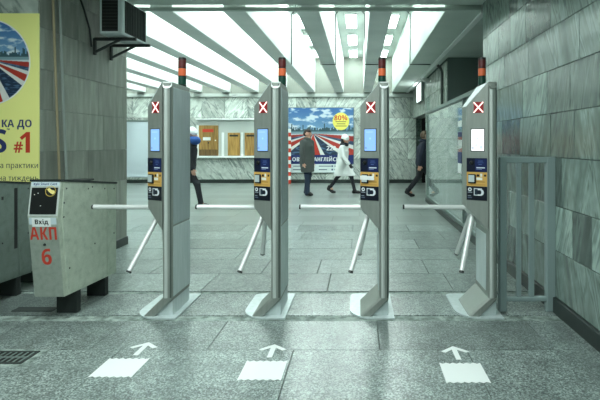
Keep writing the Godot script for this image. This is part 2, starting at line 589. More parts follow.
func build_shell() -> void:
	# near zone in front of the turnstiles and around the camera
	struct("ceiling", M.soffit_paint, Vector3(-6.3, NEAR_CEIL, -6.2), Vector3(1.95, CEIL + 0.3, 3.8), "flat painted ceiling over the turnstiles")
	struct("wall_back_of_camera", M.plaster, Vector3(-6.3, -0.1, 3.5), Vector3(1.95, NEAR_CEIL, 3.8), "plain wall behind the viewer")
	struct("wall_left", M.plaster, Vector3(-6.3, -0.1, -6.2), Vector3(-6.0, NEAR_CEIL, 3.5), "plain wall left of the ticket barriers")
	# crossbeam between the two ceilings, with its trim
	struct("lintel_beam", M.soffit_paint, Vector3(-9.7, NEAR_CEIL, -HALL_NEAR + 0.06), Vector3(5.2, COFFER + 0.2, -6.19), "grey crossbeam where the coffered hall ceiling begins")
	struct("trim_4", M.soffit_paint, Vector3(-9.6, CEIL, -HALL_NEAR), Vector3(1.64, CEIL + 0.046, -HALL_NEAR + 0.05), "slim bar hung under the crossbeam with a narrow gap above it")
	# hall envelope
	struct("wall_hall_left", M.plaster, Vector3(-9.9, -0.1, -BACK - 0.3), Vector3(-9.6, COFFER + 0.2, -6.2), "left end wall of the hall")
	struct("wall_near_left", M.plaster, Vector3(-9.7, -0.1, -6.5), Vector3(-6.0, CEIL + 0.3, -6.2), "wall between hall and entrance, left of the pillar")
	struct("ceiling_hall", M.ceiling_paint_shaded, Vector3(-9.9, COFFER, -BACK - 0.3), Vector3(5.2, COFFER + 0.2, -6.2), "white ceiling inside the coffers of the hall")
	# lamps of the entrance zone, above and behind the viewer
	var k := 0
	for p in [Vector3(-2.3, NEAR_CEIL, -2.6), Vector3(-0.3, NEAR_CEIL, -2.6), Vector3(-2.3, NEAR_CEIL, -0.4), Vector3(-0.3, NEAR_CEIL, -0.4), Vector3(-2.3, NEAR_CEIL, 1.8), Vector3(-0.3, NEAR_CEIL, 1.8)]:
		fixture(p, 0.28, 1.2, NEAR_LIGHT, "fluorescent ceiling light over the entrance, %s row, %s" % [["far", "middle", "near"][k / 2], ["left", "right"][k % 2]], "entrance ceiling lights")
		k += 1

func build_hall_ceiling() -> void:
	var names := ["first", "second", "third", "fourth", "fifth", "sixth", "seventh", "eighth", "ninth", "tenth"]
	# concrete beams running away from the viewer
	for i in 10:
		var x := 0.298 - 0.988 * i
		var o := struct("ceiling_beam", M.ceiling_paint, Vector3(x - 0.153, CEIL, -BACK), Vector3(x + 0.153, COFFER, -HALL_NEAR), "%s long concrete ceiling beam from the right" % names[i], 0.006)
		o.set_meta("group", "ceiling beams of the hall")
	struct("ceiling_right", M.soffit_paint, Vector3(1.156, CEIL, -BACK), Vector3(1.66, COFFER, -HALL_NEAR), "broad flat soffit along the right side of the hall", 0.006)
	struct("ceiling_side_bay", M.soffit_paint, Vector3(1.72, CEIL + 0.06, -BACK), Vector3(5.2, COFFER, -HALL_NEAR), "darker ceiling over the side bay on the right", 0.004)
	struct("trim_1", M.ceiling_paint, Vector3(1.64, CEIL - 0.02, -BACK), Vector3(1.73, CEIL + 0.2, -HALL_NEAR), "pale trim along the edge of the right soffit", 0.006)
	var pos := ["nearest of five", "second of five", "third of five", "fourth of five", "farthest of five"]
	for i in 10:
		var x := 0.803 - 0.988 * i
		for j in 5:
			var d := 7.3 + 2.05 * j
			fixture(Vector3(x - (0.2 if i == 2 else 0.0), COFFER, -d), 0.27, 1.18, HALL_LIGHT, "fluorescent ceiling light, %s in the %s coffer from the right" % [pos[j], names[i]], "fluorescent lights in the hall coffers")
	# conduit that follows the beams round at one depth
	var st := begin()
	var d := -10.52
	var pts := [Vector3(1.6, CEIL - 0.014, d)]
	for i in 3:
		var r := 1.156 if i == 0 else 0.298 - 0.988 * (i - 1) - 0.153
		var l := 0.298 - 0.988 * i + 0.153
		pts += [Vector3(r - 0.014, CEIL - 0.014, d), Vector3(r - 0.014, COFFER - 0.12, d), Vector3(r - 0.1, COFFER - 0.02, d), Vector3(l + 0.1, COFFER - 0.02, d), Vector3(l + 0.014, COFFER - 0.12, d), Vector3(l + 0.014, CEIL - 0.014, d)]
	tube(st, pts, 0.014, 8)
	tag(done(st, "conduit", M.conduit, self), "dark conduit wrapped around the ceiling beams and coffers", "conduit")

func build_back_wall() -> void:
	var w := struct("wall_back", M.joint, Vector3(-9.7, -0.1, -BACK - 0.3), Vector3(2.2, COFFER, -BACK - 0.02), "far wall of the hall clad in light veined marble")
	var ml := [M.marble_light_0, M.marble_light_1, M.marble_light_2, M.marble_light_3, M.marble_light_4]
	lay(w, "marble_slab", Vector3(-9.6, 0.12, -BACK - 0.02), Vector3.BACK, Vector3.UP, [0.72, 0.72, 0.72, 0.72], 11.6, [0.8, 0.9, 0.7], ml, 0.02, 0.008)
	var t := struct("trim_2", M.off_white_wall, Vector3(-9.6, 3.0, -BACK), Vector3(1.95, 3.12, -BACK + 0.1), "pale cornice along the top of the far marble wall", 0.01)
	t.set_meta("label", "pale cornice along the top of the far marble wall")
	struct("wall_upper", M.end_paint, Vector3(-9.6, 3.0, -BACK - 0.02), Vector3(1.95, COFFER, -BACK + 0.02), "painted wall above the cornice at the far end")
	struct("baseboard_back", M.base_stone, Vector3(-9.6, -0.02, -BACK), Vector3(1.95, 0.12, -BACK + 0.04), "dark stone baseboard of the far wall")
	# white board on the left
	var bd := thing("notice_board", Vector3(-7.75, 0.2, -BACK), "blank white board on the far wall beside the grey pillar", "board")
	box("panel", M.board_white, bd, Vector3(-0.55, 0, 0), Vector3(0.46, 2.0, 0.05))
	box("top_rail", M.frame_grey, bd, Vector3(-0.57, 1.94, 0.0), Vector3(0.48, 2.0, 0.07))
	# ticket counter niche
	var S := BACK / 470.0
	var px := func(u: float) -> float: return (u - 359.0) * S
	var py := func(v: float) -> float: return 1.4 - (v - 143.0) * S
	var n := thing("ticket_counter", Vector3(0, 0, -BACK), "pale ticket counter front with shuttered wooden windows on the far wall", "ticket counter")
	box("surround", M.off_white_wall, n, Vector3(px.call(198), py.call(157), 0), Vector3(px.call(285), py.call(119), 0.06), 0.01)
	box("upper_ledge", M.white_plastic, n, Vector3(px.call(197), py.call(120.2), 0), Vector3(px.call(286), py.call(118.8), 0.16), 0.01)
	box("counter_ledge", M.white_plastic, n, Vector3(px.call(197), py.call(157.6), 0), Vector3(px.call(286), py.call(156), 0.2), 0.01)
	for sx in [198.5, 223.5, 242.5]:
		box("pilaster", M.white_plastic, n, Vector3(px.call(sx - 1.2), py.call(156), 0.05), Vector3(px.call(sx + 1.2), py.call(125.5 if sx < 200 else 132.5), 0.09), 0.006)
	var sh := box("window_shutter", M.wood, n, Vector3(px.call(199.8), py.call(155.5), 0.05), Vector3(px.call(219), py.call(125.5), 0.11), 0.008)
	box("lower_panel", M.wood_brown, sh, Vector3(px.call(200.2), py.call(155.3), 0.1), Vector3(px.call(218.6), py.call(149.5), 0.125), 0.006)
	box("red_sticker", M.print_red, sh, Vector3(px.call(203.5), py.call(132.2), 0.108), Vector3(px.call(214.5), py.call(129.2), 0.114), 0.001)
	box("white_note", M.print_white, sh, Vector3(px.call(204), py.call(140.4), 0.108), Vector3(px.call(211.6), py.call(137.2), 0.114), 0.001)
	box("knob", M.dark_iron, sh, Vector3(px.call(209), py.call(143.6), 0.1), Vector3(px.call(210.2), py.call(142.2), 0.14), 0.01)
	box("lock_plate", M.print_white, sh, Vector3(px.call(215.8), py.call(141), 0.108), Vector3(px.call(217), py.call(139.8), 0.118), 0.002)
	for r in [[228.5, 240.5, M.wood_pale], [245.3, 258.0, M.wood]]:
		var s2 := box("window_shutter", r[2], n, Vector3(px.call(r[0]), py.call(155.5), 0.05), Vector3(px.call(r[1]), py.call(132.8), 0.10), 0.008)
		box("vent_slot", M.dark_iron, s2, Vector3(px.call(r[0] + 1.8), py.call(136.6), 0.098), Vector3(px.call(r[1] - 1.8), py.call(134.8), 0.104), 0.001)
		s2.set_meta("label", "narrow wooden shutter")
	# the big poster
	var im := flag_scene(320, 300, 0.38, 0.40)
	bar(im, 0, 218, 320, 42, Color(0.10, 0.17, 0.42))
	bar(im, 0, 260, 320, 40, Color(0.84, 0.88, 0.88))
	for q in [[24, 268, 100], [24, 284, 70], [150, 268, 60], [226, 268, 44], [226, 284, 30], [150, 284, 40]]:
		bar(im, q[0], q[1], q[2], 4, Color(0.42, 0.47, 0.52))
	bar(im, 212, 266, 8, 8, Color(0.30, 0.36, 0.46))
	bar(im, 212, 282, 8, 8, Color(0.30, 0.36, 0.46))
	disc(im, 258, 62, 41, Color(0.93, 0.90, 0.42))
	bar(im, 232, 62, 52, 4, Color(0.55, 0.50, 0.24))
	bar(im, 238, 72, 42, 4, Color(0.55, 0.50, 0.24))
	bar(im, 232, 82, 54, 4, Color(0.55, 0.50, 0.24))
	var pm := textured("poster_print", im, 0.35)
	var x0: float = px.call(288.5)
	var x1: float = px.call(353.5)
	var y0: float = py.call(172.5)
	var y1: float = py.call(108)
	var po := thing("poster", Vector3((x0 + x1) / 2, y0, -BACK + 0.025), "large blue English course poster with skyline, flag road and yellow disc", "poster")
	var ph := y1 - y0
	var pw := x1 - x0
	box("backing", M.frame_grey, po, Vector3(-pw / 2 - 0.02, -0.02, 0), Vector3(pw / 2 + 0.02, ph + 0.02, 0.035), 0.006)
	print_sheet("print", pm, po, Vector3(0, ph / 2, 0.035), pw, ph, Vector3.BACK)
	var z := 0.04
	letters("ОВ", 0.14, M.print_white, po, Vector3(-pw / 2 + 0.13, ph * 0.205, z), Vector3.BACK, -1)
	letters("АНГЛІЙСЬК", 0.135, M.print_white, po, Vector3(px.call(328) - (x0 + x1) / 2, ph * 0.205, z), Vector3.BACK, 0, true, Vector3.UP, 0.92)
	letters("228-4", 0.15, M.print_white, po, Vector3(px.call(334) - (x0 + x1) / 2, ph * 0.375, z), Vector3.BACK, 0)
	letters("80%", 0.17, M.print_red, po, Vector3(pw * (258.0 / 320 - 0.5), ph * (1 - 47.0 / 300), z), Vector3.BACK, 0)
	# red and white striped post beside the poster
	var sp := thing("striped_post", Vector3(px.call(290.6), 0, -BACK + 0.3), "red and white striped post standing beside the blue poster", "post")
	for i in 14:
		var h := 0.135
		box("stripe", M.print_red if i % 2 == 0 else M.print_white, sp, Vector3(-0.055, i * h, -0.03), Vector3(0.055, (i + 1) * h, 0.03), 0.004)

func build_right_side() -> void:
	var md := [M.marble_dark_0, M.marble_dark_1, M.marble_dark_2, M.marble_dark_3, M.marble_dark_4, M.marble_dark_5]
	# near right wall, same plane as the glass screen
	var w := struct("wall_right", M.joint, Vector3(1.65, -0.1, -6.18), Vector3(1.95, NEAR_CEIL, 3.6), "right wall clad in dark green-grey polished marble")
	lay(w, "marble_tile", Vector3(1.65, 0.125, -6.18), Vector3.LEFT, Vector3.UP, [0.385, 0.37, 0.40, 0.37, 0.37, 0.36, 0.38, 0.48], 5.0, [0.3, 0.45, 0.6, 0.75], md, 0.02, 0.005, 0.0012)
	struct("trim_3", M.marble_dark_0, Vector3(1.63, 0.125, -1.18), Vector3(1.655, NEAR_CEIL, 3.5), "marble cladding of the right wall beside the viewer")
	struct("baseboard_right", M.base_stone, Vector3(1.605, -0.02, -6.18), Vector3(1.66, 0.125, 3.5), "dark stone baseboard along the right wall")
	# side bay: dark wall facing the viewer, then the marble wall of the hall
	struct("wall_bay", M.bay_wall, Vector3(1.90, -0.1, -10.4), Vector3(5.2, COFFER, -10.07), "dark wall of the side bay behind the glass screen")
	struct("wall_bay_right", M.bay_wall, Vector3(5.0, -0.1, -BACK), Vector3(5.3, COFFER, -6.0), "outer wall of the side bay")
	struct("wall_bay_near", M.plaster, Vector3(1.94, -0.1, -6.3), Vector3(5.2, CEIL + 0.3, -6.0), "near wall of the side bay behind the right wall")
	var hw := struct("wall_hall_right", M.joint, Vector3(1.9, -0.1, -13.3), Vector3(2.2, CEIL + 0.1, -10.1), "marble wall on the right of the hall behind the glass screen")
	var ml := [M.marble_light_0, M.marble_light_2, M.marble_light_4, M.marble_dark_3]
	lay(hw, "marble_slab", Vector3(1.9, 0.0, -13.3), Vector3.LEFT, Vector3.UP, [0.66, 0.66, 0.66, 0.68, 0.5], 3.2, [0.8, 0.9, 0.7], ml, 0.02, 0.008)
	struct("wall_over_passage", M.marble_light_2, Vector3(1.88, 2.25, -BACK), Vector3(2.2, CEIL + 0.1, -13.3), "marble over the dark passage at the far right")
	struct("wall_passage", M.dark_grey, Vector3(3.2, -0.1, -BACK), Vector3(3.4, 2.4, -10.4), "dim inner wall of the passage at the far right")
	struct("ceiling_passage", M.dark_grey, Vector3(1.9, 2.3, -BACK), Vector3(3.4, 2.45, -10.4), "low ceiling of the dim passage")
	# vertical pipes on the corner of the marble wall
	var st := begin()
	tube(st, [Vector3(1.85, 2.0, -10.5), Vector3(1.85, 3.0, -10.5), Vector3(1.8, 3.1, -10.5), Vector3(1.75, 3.14, -10.5)], 0.03, 10)
	tag(done(st, "wall_pipe", M.conduit, self), "dark vertical pipe on the marble corner above the glass", "pipe")
	# lit sign and camera over the passage
	var sg := thing("lightbox_sign", Vector3(1.88, 2.62, -14.05), "small white lit sign on the wall over the dark passage", "sign")
	box("housing", M.frame_grey, sg, Vector3(-0.09, 0, -0.5), Vector3(0, 0.55, 0.5), 0.01)
	var face_m := mat("sign_face", c8(235, 242, 240), 0.4)
	face_m.emission_enabled = true
	face_m.emission = Color(0.95, 1.0, 0.98)
	face_m.emission_energy_multiplier = 1.0
	box("lit_face", face_m, sg, Vector3(-0.10, 0.02, -0.48), Vector3(-0.088, 0.53, 0.48), 0.002)
	var sgl := AreaLight3D.new()
	sgl.name = "sign_light"
	sgl.area_size = Vector2(0.96, 0.5)
	sgl.light_energy = 0.3
	sgl.light_color = LIGHT_TINT
	sgl.shadow_enabled = true
	sgl.area_range = 30.0
	sg.add_child(sgl)
	sgl.position = Vector3(-0.105, 0.275, 0)
	sgl.rotation_degrees = Vector3(0, 90, 0)
	var cc := thing("security_camera", Vector3(1.88, 3.02, -12.3), "white security camera on a wall bracket near the lit sign", "camera")
	st = begin()
	tube(st, [Vector3(0, -0.05, 0), Vector3(-0.12, -0.05, 0), Vector3(-0.14, 0, 0)], 0.015, 8)
	done(st, "bracket", M.frame_grey, cc)
	st = begin()
	cbox(st, Vector3(-0.15, 0.03, 0.02), Vector3(0.09, 0.09, 0.34), 0.02, Basis(Vector3.UP, -0.7))
	done(st, "housing", M.white_plastic, cc)
	# glass screen in line with the right wall
	var g := thing("glass_screen", Vector3(1.63, 0, 0), "framed glass screen continuing the right wall behind the last turnstile", "glass screen")
	var top := 2.15
	box("plinth", M.base_stone, g, Vector3(-0.05, 0, -11.2), Vector3(0.12, 0.1, -6.19), 0.008)
	box("bottom_rail", M.frame_grey, g, Vector3(-0.03, 0.1, -11.2), Vector3(0.05, 0.16, -6.19), 0.006)
	box("top_rail", M.frame_grey, g, Vector3(-0.04, top - 0.07, -11.2), Vector3(0.06, top, -6.19), 0.008)
	for d in [11.2, 7.3, 6.25]:
		box("post", M.frame_grey, g, Vector3(-0.03, 0.16, -d), Vector3(0.05, top - 0.07, -d + 0.06), 0.006)
	for d in [[11.14, 7.3], [7.24, 6.25]]:
		box("glass_pane", M.glass, g, Vector3(0.0, 0.16, -d[0]), Vector3(0.012, top - 0.07, -d[1]), 0.001)
	# notices stuck on the glass
	var k := 0
	for q in [[1.66, 0.10, "white"], [1.50, 0.08, "blue"], [1.36, 0.09, "white"], [1.08, 0.175, "blue"], [0.91, 0.16, "white"]]:
		var o := box("paper_notice", M.print_white if q[2] == "white" else M.print_blue, self, Vector3(1.622, q[0], -7.72), Vector3(1.6285, q[0] + q[1], -7.46), 0.001)
		tag(o, "small %s paper notice on the glass, %s from the top" % [q[2], ["first", "second", "third", "fourth", "fifth"][k]], "notice", "notices on the glass screen")
		k += 1

func build_pillar() -> void:
	var p := struct("pillar", M.joint, Vector3(-4.6, -0.1, -6.5), Vector3(-3.23, NEAR_CEIL, -4.75), "square grey stone pillar on the left with a yellow poster")
	var ms := [M.pillar_stone_0, M.pillar_stone_1, M.pillar_stone_2]
	var rows := [0.38, 0.405, 0.415, 0.43, 0.41, 0.42, 0.40, 0.27]
	# right side (faces +x): lay from the near edge towards the far edge
	lay(p, "stone_slab", Vector3(-3.23, 0.11, -4.73), Vector3.RIGHT, Vector3.UP, rows, 1.77, [0.42, 0.65, 0.85], ms, 0.02, 0.003, 0.0003)
	lay(p, "stone_slab", Vector3(-4.6, 0.11, -4.75), Vector3.BACK, Vector3.UP, rows, 1.37, [0.7], [M.marble_light_2, M.marble_light_4], 0.02, 0.003)
	box("plinth", M.base_stone, p, Vector3(-4.62, -0.02, -6.52), Vector3(-3.2, 0.11, -4.72), 0.004)
	# pipes down the side
	var st := begin()
	tube(st, [Vector3(-3.185, 3.12, -4.88), Vector3(-3.185, 2.2, -4.93), Vector3(-3.185, 1.0, -5.0), Vector3(-3.185, 0.2, -5.03)], 0.0125, 10)
	var a := done(st, "wall_pipe", M.wood_pipe, self)
	tag(a, "thin tan pipe running down the side of the grey pillar", "pipe")
	st = begin()
	tube(st, [Vector3(-3.185, 3.12, -4.99), Vector3(-3.185, 2.2, -5.04), Vector3(-3.185, 1.0, -5.12), Vector3(-3.185, 0.2, -5.16)], 0.0125, 10)
	tag(done(st, "wall_pipe", M.pipe_grey, self), "thin grey pipe beside the tan one on the pillar", "pipe")
	st = begin()
	tube(st, [Vector3(-3.198, 3.23, -5.2), Vector3(-3.198, 3.1, -5.36), Vector3(-3.198, 2.95, -5.47), Vector3(-3.198, 2.75, -5.58), Vector3(-3.198, 2.55, -5.62)], 0.011, 8)
	tag(done(st, "cable", M.dark_iron, self), "dark cable looping down to the air conditioner", "cable")
	# air conditioner outdoor unit
	var ac := thing("air_conditioner", Vector3(-2.905, 2.675, -5.82), "old air conditioner box on iron brackets high on the pillar", "air conditioner")
	box("casing", M.panel_pale, ac, Vector3(-0.135, 0, -0.32), Vector3(0.135, 0.43, 0.32), 0.012)
	box("end_recess", M.black_plastic, ac, Vector3(-0.105, 0.035, 0.315), Vector3(0.085, 0.40, 0.323), 0.002)
	for i in 9:
		box("louver", M.dark_grey, ac, Vector3(-0.1, 0.05 + i * 0.038, 0.318), Vector3(0.08, 0.056 + i * 0.038, 0.33), 0.002)
	box("grille_plate", M.dark_iron, ac, Vector3(0.13, 0.03, -0.27), Vector3(0.142, 0.41, 0.26), 0.004)
	for i in 12:
		box("grille_bar", M.dark_grey, ac, Vector3(0.14, 0.04, -0.25 + i * 0.042), Vector3(0.15, 0.40, -0.242 + i * 0.042), 0.002)
	for zz in [0.14, -0.24]:
		st = begin()
		cbox(st, Vector3(-0.04, -0.02, zz), Vector3(0.5, 0.035, 0.035), 0.003)
		cbox(st, Vector3(-0.288, -0.11, zz), Vector3(0.03, 0.2, 0.035), 0.003)
		cbox(st, Vector3(-0.13, -0.1, zz), Vector3(0.36, 0.025, 0.03), 0.003, Basis(Vector3.BACK, 0.46))
		done(st, "bracket", M.dark_iron, ac)
	# yellow poster on the front of the pillar
	var yel := mat("poster_yellow", c8(252, 250, 156), 0.45)
	var po := thing("poster", Vector3(-3.211, 0.62, -4.728), "yellow language course poster with round flag picture on the grey pillar", "poster")
	box("board", yel, po, Vector3(-1.32, 0, 0), Vector3(0.0, 2.08, 0.02), 0.002)
	var im := flag_scene(256, 256, 0.52, 0.47)
	var pm := textured("poster_disc_print", im, 0.4)
	var cx := -3.736 + 3.22
	var cy := 2.21 - 0.62
	for q in [[0.436, 0.0205, M.print_white], [0.424, 0.0225, pm]]:
		st = begin()
		var r: float = q[0]
		for i in 64:
			var a0 := TAU * i / 64
			var a1 := TAU * (i + 1) / 64
			var ps := [Vector2.ZERO, Vector2(cos(a1), sin(a1)), Vector2(cos(a0), sin(a0))]
			for v in ps:
				st.set_normal(Vector3.BACK)
				st.set_uv(Vector2(0.5 + v.x * 0.5, 0.5 - v.y * 0.5))
				st.add_vertex(Vector3(cx + v.x * r, cy + v.y * r, q[1]))
			face(st, Vector3(cx + cos(a0) * r, cy + sin(a0) * r, 0.02), Vector3(cx + cos(a1) * r, cy + sin(a1) * r, 0.02), Vector3(cx + cos(a1) * r, cy + sin(a1) * r, q[1]), Vector3(cx + cos(a0) * r, cy + sin(a0) * r, q[1]), Vector3(cos(a0), sin(a0), 0))
		done(st, "picture_rim" if r > 0.43 else "round_picture", q[2], po)
	var S := 4.71 / 470.0
	var tx := func(u: float) -> float: return (u - 359.0) * S + 3.22
	var ty := func(v: float) -> float: return 1.4 - (v - 143.0) * S - 0.62
	var zz := 0.0205
	# TextMesh is centred on its line: y is given at the middle of the capitals
	letters("КА ДО", 0.074, M.print_blue, po, Vector3(tx.call(31.4), ty.call(123.6), zz), Vector3.BACK, 1)
	letters("S", 0.225, M.print_blue, po, Vector3(tx.call(7.6), ty.call(141.5), zz), Vector3.BACK, 1)
	letters("#", 0.11, M.print_red, po, Vector3(tx.call(22.6), ty.call(147.4), zz), Vector3.BACK, 1)
	letters("1", 0.205, M.print_red, po, Vector3(tx.call(33.4), ty.call(142.8), zz), Vector3.BACK, 1)
	letters("™", 0.03, M.print_blue, po, Vector3(tx.call(9.0), ty.call(130.0), zz), Vector3.BACK, 1)
	letters("а практики", 0.054, M.print_grey, po, Vector3(tx.call(38.0), ty.call(165.4), zz), Vector3.BACK, 1, false)
	letters("на тиждень", 0.054, M.print_grey, po, Vector3(tx.call(38.0), ty.call(178.0), zz), Vector3.BACK, 1, false)

func build_floor() -> void:
	var f := struct("floor", M.joint, Vector3(-9.9, -0.25, -BACK - 0.3), Vector3(5.3, -0.03, 3.8), "grey granite slab floor of the entrance and hall")
	var ga := [M.granite_0, M.granite_1, M.granite_2, M.granite_3]
	var gh := [M.granite_hall_0, M.granite_hall_1, M.granite_hall_2, M.granite_hall_3]
	# plain paving under and behind the viewer
	box("paving", M.granite_1, f, Vector3(-6.0, -0.03, -1.99), Vector3(1.64, 0.0, 3.5), 0.002)
	# big slabs in front of the turnstiles
	lay(f, "paving_slab", Vector3(-6.0, -0.03, -1.99), Vector3.UP, Vector3.FORWARD, [1.19], 7.64, [1.17], [M.granite_1, M.granite_3], 0.03, 0.004, 0.0002)
	lay(f, "paving_slab", Vector3(-6.0, -0.03, -3.18), Vector3.UP, Vector3.FORWARD, [0.52], 7.64, [1.17, 0.8], ga, 0.03, 0.004, 0.0002)
	# mortar channels under the row and slabs between them
	box("mortar_strip", M.mortar, f, Vector3(-6.0, -0.03, -3.81), Vector3(1.64, -0.003, -3.704), 0.003)
	lay(f, "paving_slab", Vector3(-6.0, -0.03, -3.815), Vector3.UP, Vector3.FORWARD, [0.55], 7.64, [0.6, 0.9, 1.2], ga, 0.03, 0.005, 0.0003)
	box("mortar_strip", M.mortar, f, Vector3(-6.0, -0.03, -4.43), Vector3(1.64, -0.004, -4.37), 0.003)
	# hall paving: built as far as single slabs can be made out
	lay(f, "paving_slab", Vector3(-6.0, -0.03, -4.435), Vector3.UP, Vector3.FORWARD, [0.6, 0.6, 0.6], 7.64, [0.6, 0.9, 1.2], gh, 0.03, 0.005, 0.0003)
	lay(f, "paving_slab", Vector3(-7.0, -0.03, -6.24), Vector3.UP, Vector3.FORWARD, [0.6, 0.6, 0.6], 8.6, [0.9, 1.2], gh, 0.03, 0.005, 0.0003)
	box("far_paving", M.granite_far, f, Vector3(-9.6, -0.03, -BACK), Vector3(5.0, 0.0, -8.045), 0.002)
	box("bay_paving", M.granite_far, f, Vector3(1.66, -0.03, -8.04), Vector3(5.0, 0.0, -6.19), 0.002)
	box("left_paving", M.granite_far, f, Vector3(-9.6, -0.03, -8.04), Vector3(-7.01, 0.0, -6.24), 0.002)
	# drain grate
	var g := thing("drain_grate", Vector3(-2.49, 0.0, -3.065), "dark slotted iron drain grate in the paving on the left", "drain grate")
	box("mortar_surround", M.mortar, g, Vector3(-0.39, 0.0, -0.125), Vector3(0.40, 0.0012, 0.125), 0.0004)
	box("pit_shade", M.black_plastic, g, Vector3(-0.34, 0.001, -0.08), Vector3(0.34, 0.002, 0.08), 0.0004)  # black sheet standing in for the shade of the pit below
	for s in [-1, 1]:
		box("frame_bar", M.dark_grey, g, Vector3(-0.35, 0.0, s * 0.082 - 0.009), Vector3(0.35, 0.006, s * 0.082 + 0.009), 0.001)
		box("frame_bar", M.dark_grey, g, Vector3(s * 0.342 - 0.01, 0.0, -0.09), Vector3(s * 0.342 + 0.01, 0.006, 0.09), 0.001)
	box("frame_bar", M.frame_grey, g, Vector3(-0.34, 0.0, -0.008), Vector3(0.34, 0.006, 0.008), 0.001)
	for i in 18:
		box("slat", M.frame_grey, g, Vector3(-0.325 + i * 0.0375, 0.0, -0.075), Vector3(-0.313 + i * 0.0375, 0.005, 0.075), 0.001)
	var h := thing("floor_hatch", Vector3(-2.72, 0.0, -3.95), "dark flat cover plate on the floor in front of the ticket machines", "floor plate")
	box("plate", M.dark_grey, h, Vector3(-0.17, 0.0, -0.05), Vector3(0.17, 0.006, 0.05), 0.002)

# ------------------------------------------------------------------ turnstiles
var print_mats := {}
func reader_prints() -> void:
	var im := Image.create(96, 64, false, Image.FORMAT_RGB8)
	im.fill(Color(0.06, 0.09, 0.18))
	bar(im, 40, 2, 54, 60, Color(0.10, 0.15, 0.34))
	disc(im, 20, 22, 9, Color(0.20, 0.20, 0.22))
	disc(im, 20, 22, 4, Color(0.55, 0.45, 0.40))
	bar(im, 46, 42, 40, 5, Color(0.86, 0.90, 0.95))
	bar(im, 46, 50, 26, 3, Color(0.50, 0.56, 0.70))
	bar(im, 54, 12, 22, 3, Color(0.34, 0.42, 0.62))
	bar(im, 52, 20, 28, 3, Color(0.28, 0.36, 0.58))
	bar(im, 56, 28, 16, 3, Color(0.34, 0.42, 0.62))
	print_mats.navy = textured("sticker_navy", im, 0.3)
	im = Image.create(96, 64, false, Image.FORMAT_RGB8)
	im.fill(Color(0.85, 0.67, 0.36))
	bar(im, 48, 10, 12, 10, Color(0.12, 0.11, 0.10))
	bar(im, 64, 6, 10, 14, Color(0.92, 0.92, 0.88))
	bar(im, 82, 10, 10, 9, Color(0.20, 0.16, 0.12))
	bar(im, 46, 24, 28, 12, Color(0.94, 0.94, 0.90))
	bar(im, 46, 42, 40, 3, Color(0.62, 0.42, 0.16))
	bar(im, 4, 56, 84, 2, Color(0.72, 0.50, 0.20))
	print_mats.orange = textured("sticker_orange", im, 0.35)
	im = Image.create(96, 64, false, Image.FORMAT_RGB8)
	im.fill(Color(0.05, 0.07, 0.13))
	disc(im, 15, 14, 9, Color(0.92, 0.94, 0.95))
	disc(im, 15, 14, 4, Color(0.10, 0.12, 0.18))
	bar(im, 5, 26, 22, 4, Color(0.6, 0.64, 0.68))
	bar(im, 5, 42, 16, 3, Color(0.6, 0.64, 0.68))
	bar(im, 5, 49, 20, 6, Color(0.34, 0.38, 0.46))
	# phone held in a hand
	bar(im, 34, 8, 38, 34, Color(0.88, 0.90, 0.92))
	bar(im, 38, 12, 26, 26, Color(0.14, 0.20, 0.26))
	disc(im, 66, 26, 15, Color(0.90, 0.92, 0.94))
	disc(im, 58, 26, 11, Color(0.08, 0.11, 0.18))
	bar(im, 52, 12, 10, 5, Color(0.95, 0.96, 0.97))
	bar(im, 52, 36, 12, 6, Color(0.95, 0.96, 0.97))
	print_mats.phone = textured("sticker_phone", im, 0.3)
	for c in [["screen_blue", Color(0.50, 0.68, 0.92), Color(0.62, 0.78, 0.96)], ["screen_white", Color(0.96, 0.99, 1.0), Color(0.90, 0.96, 0.98)]]:
		im = Image.create(64, 104, false, Image.FORMAT_RGB8)
		im.fill(c[1])
		bar(im, 8, 12, 40, 3, c[2])
		disc(im, 32, 44, 5, c[2].lerp(Color(0.5, 0.8, 0.7), 0.4))
		disc(im, 24, 76, 5, c[2].lerp(Color(0.4, 0.5, 0.6), 0.4))
		bar(im, 4, 86, 8, 9, c[2].lerp(Color(0.3, 0.35, 0.45), 0.6))
		bar(im, 44, 80, 12, 14, c[2].lerp(Color(0.4, 0.5, 0.6), 0.4))
		print_mats[c[0]] = textured(c[0], im, 0.3, 0.9)

# profile of the post: thickness t about a centre line that bends into the foot
func post_ring(inset: float, top: float) -> PackedVector2Array:
	var a := inset
	return PackedVector2Array([Vector2(0 + a, top), Vector2(0.076 - a, top), Vector2(0.076 - a, 0.138 + a * 0.4), Vector2(-0.055 - a * 0.8, 0.012), Vector2(-0.152 + a * 0.8, 0.012), Vector2(0 + a, 0.160 - a * 0.4)])

func build_turnstiles() -> void:
	reader_prints()
	var place := ["leftmost turnstile, nearest the old ticket machine, its wide grey side panel showing", "second turnstile from the left, in front of the wooden shutters", "third turnstile from the left, right of the woman in white", "rightmost turnstile, next to the grey gate by the marble wall"]
	for i in 4:
		turnstile(Vector3(-1.576 + 0.8695 * i, 0, -3.76), "slim grey " + place[i], i)

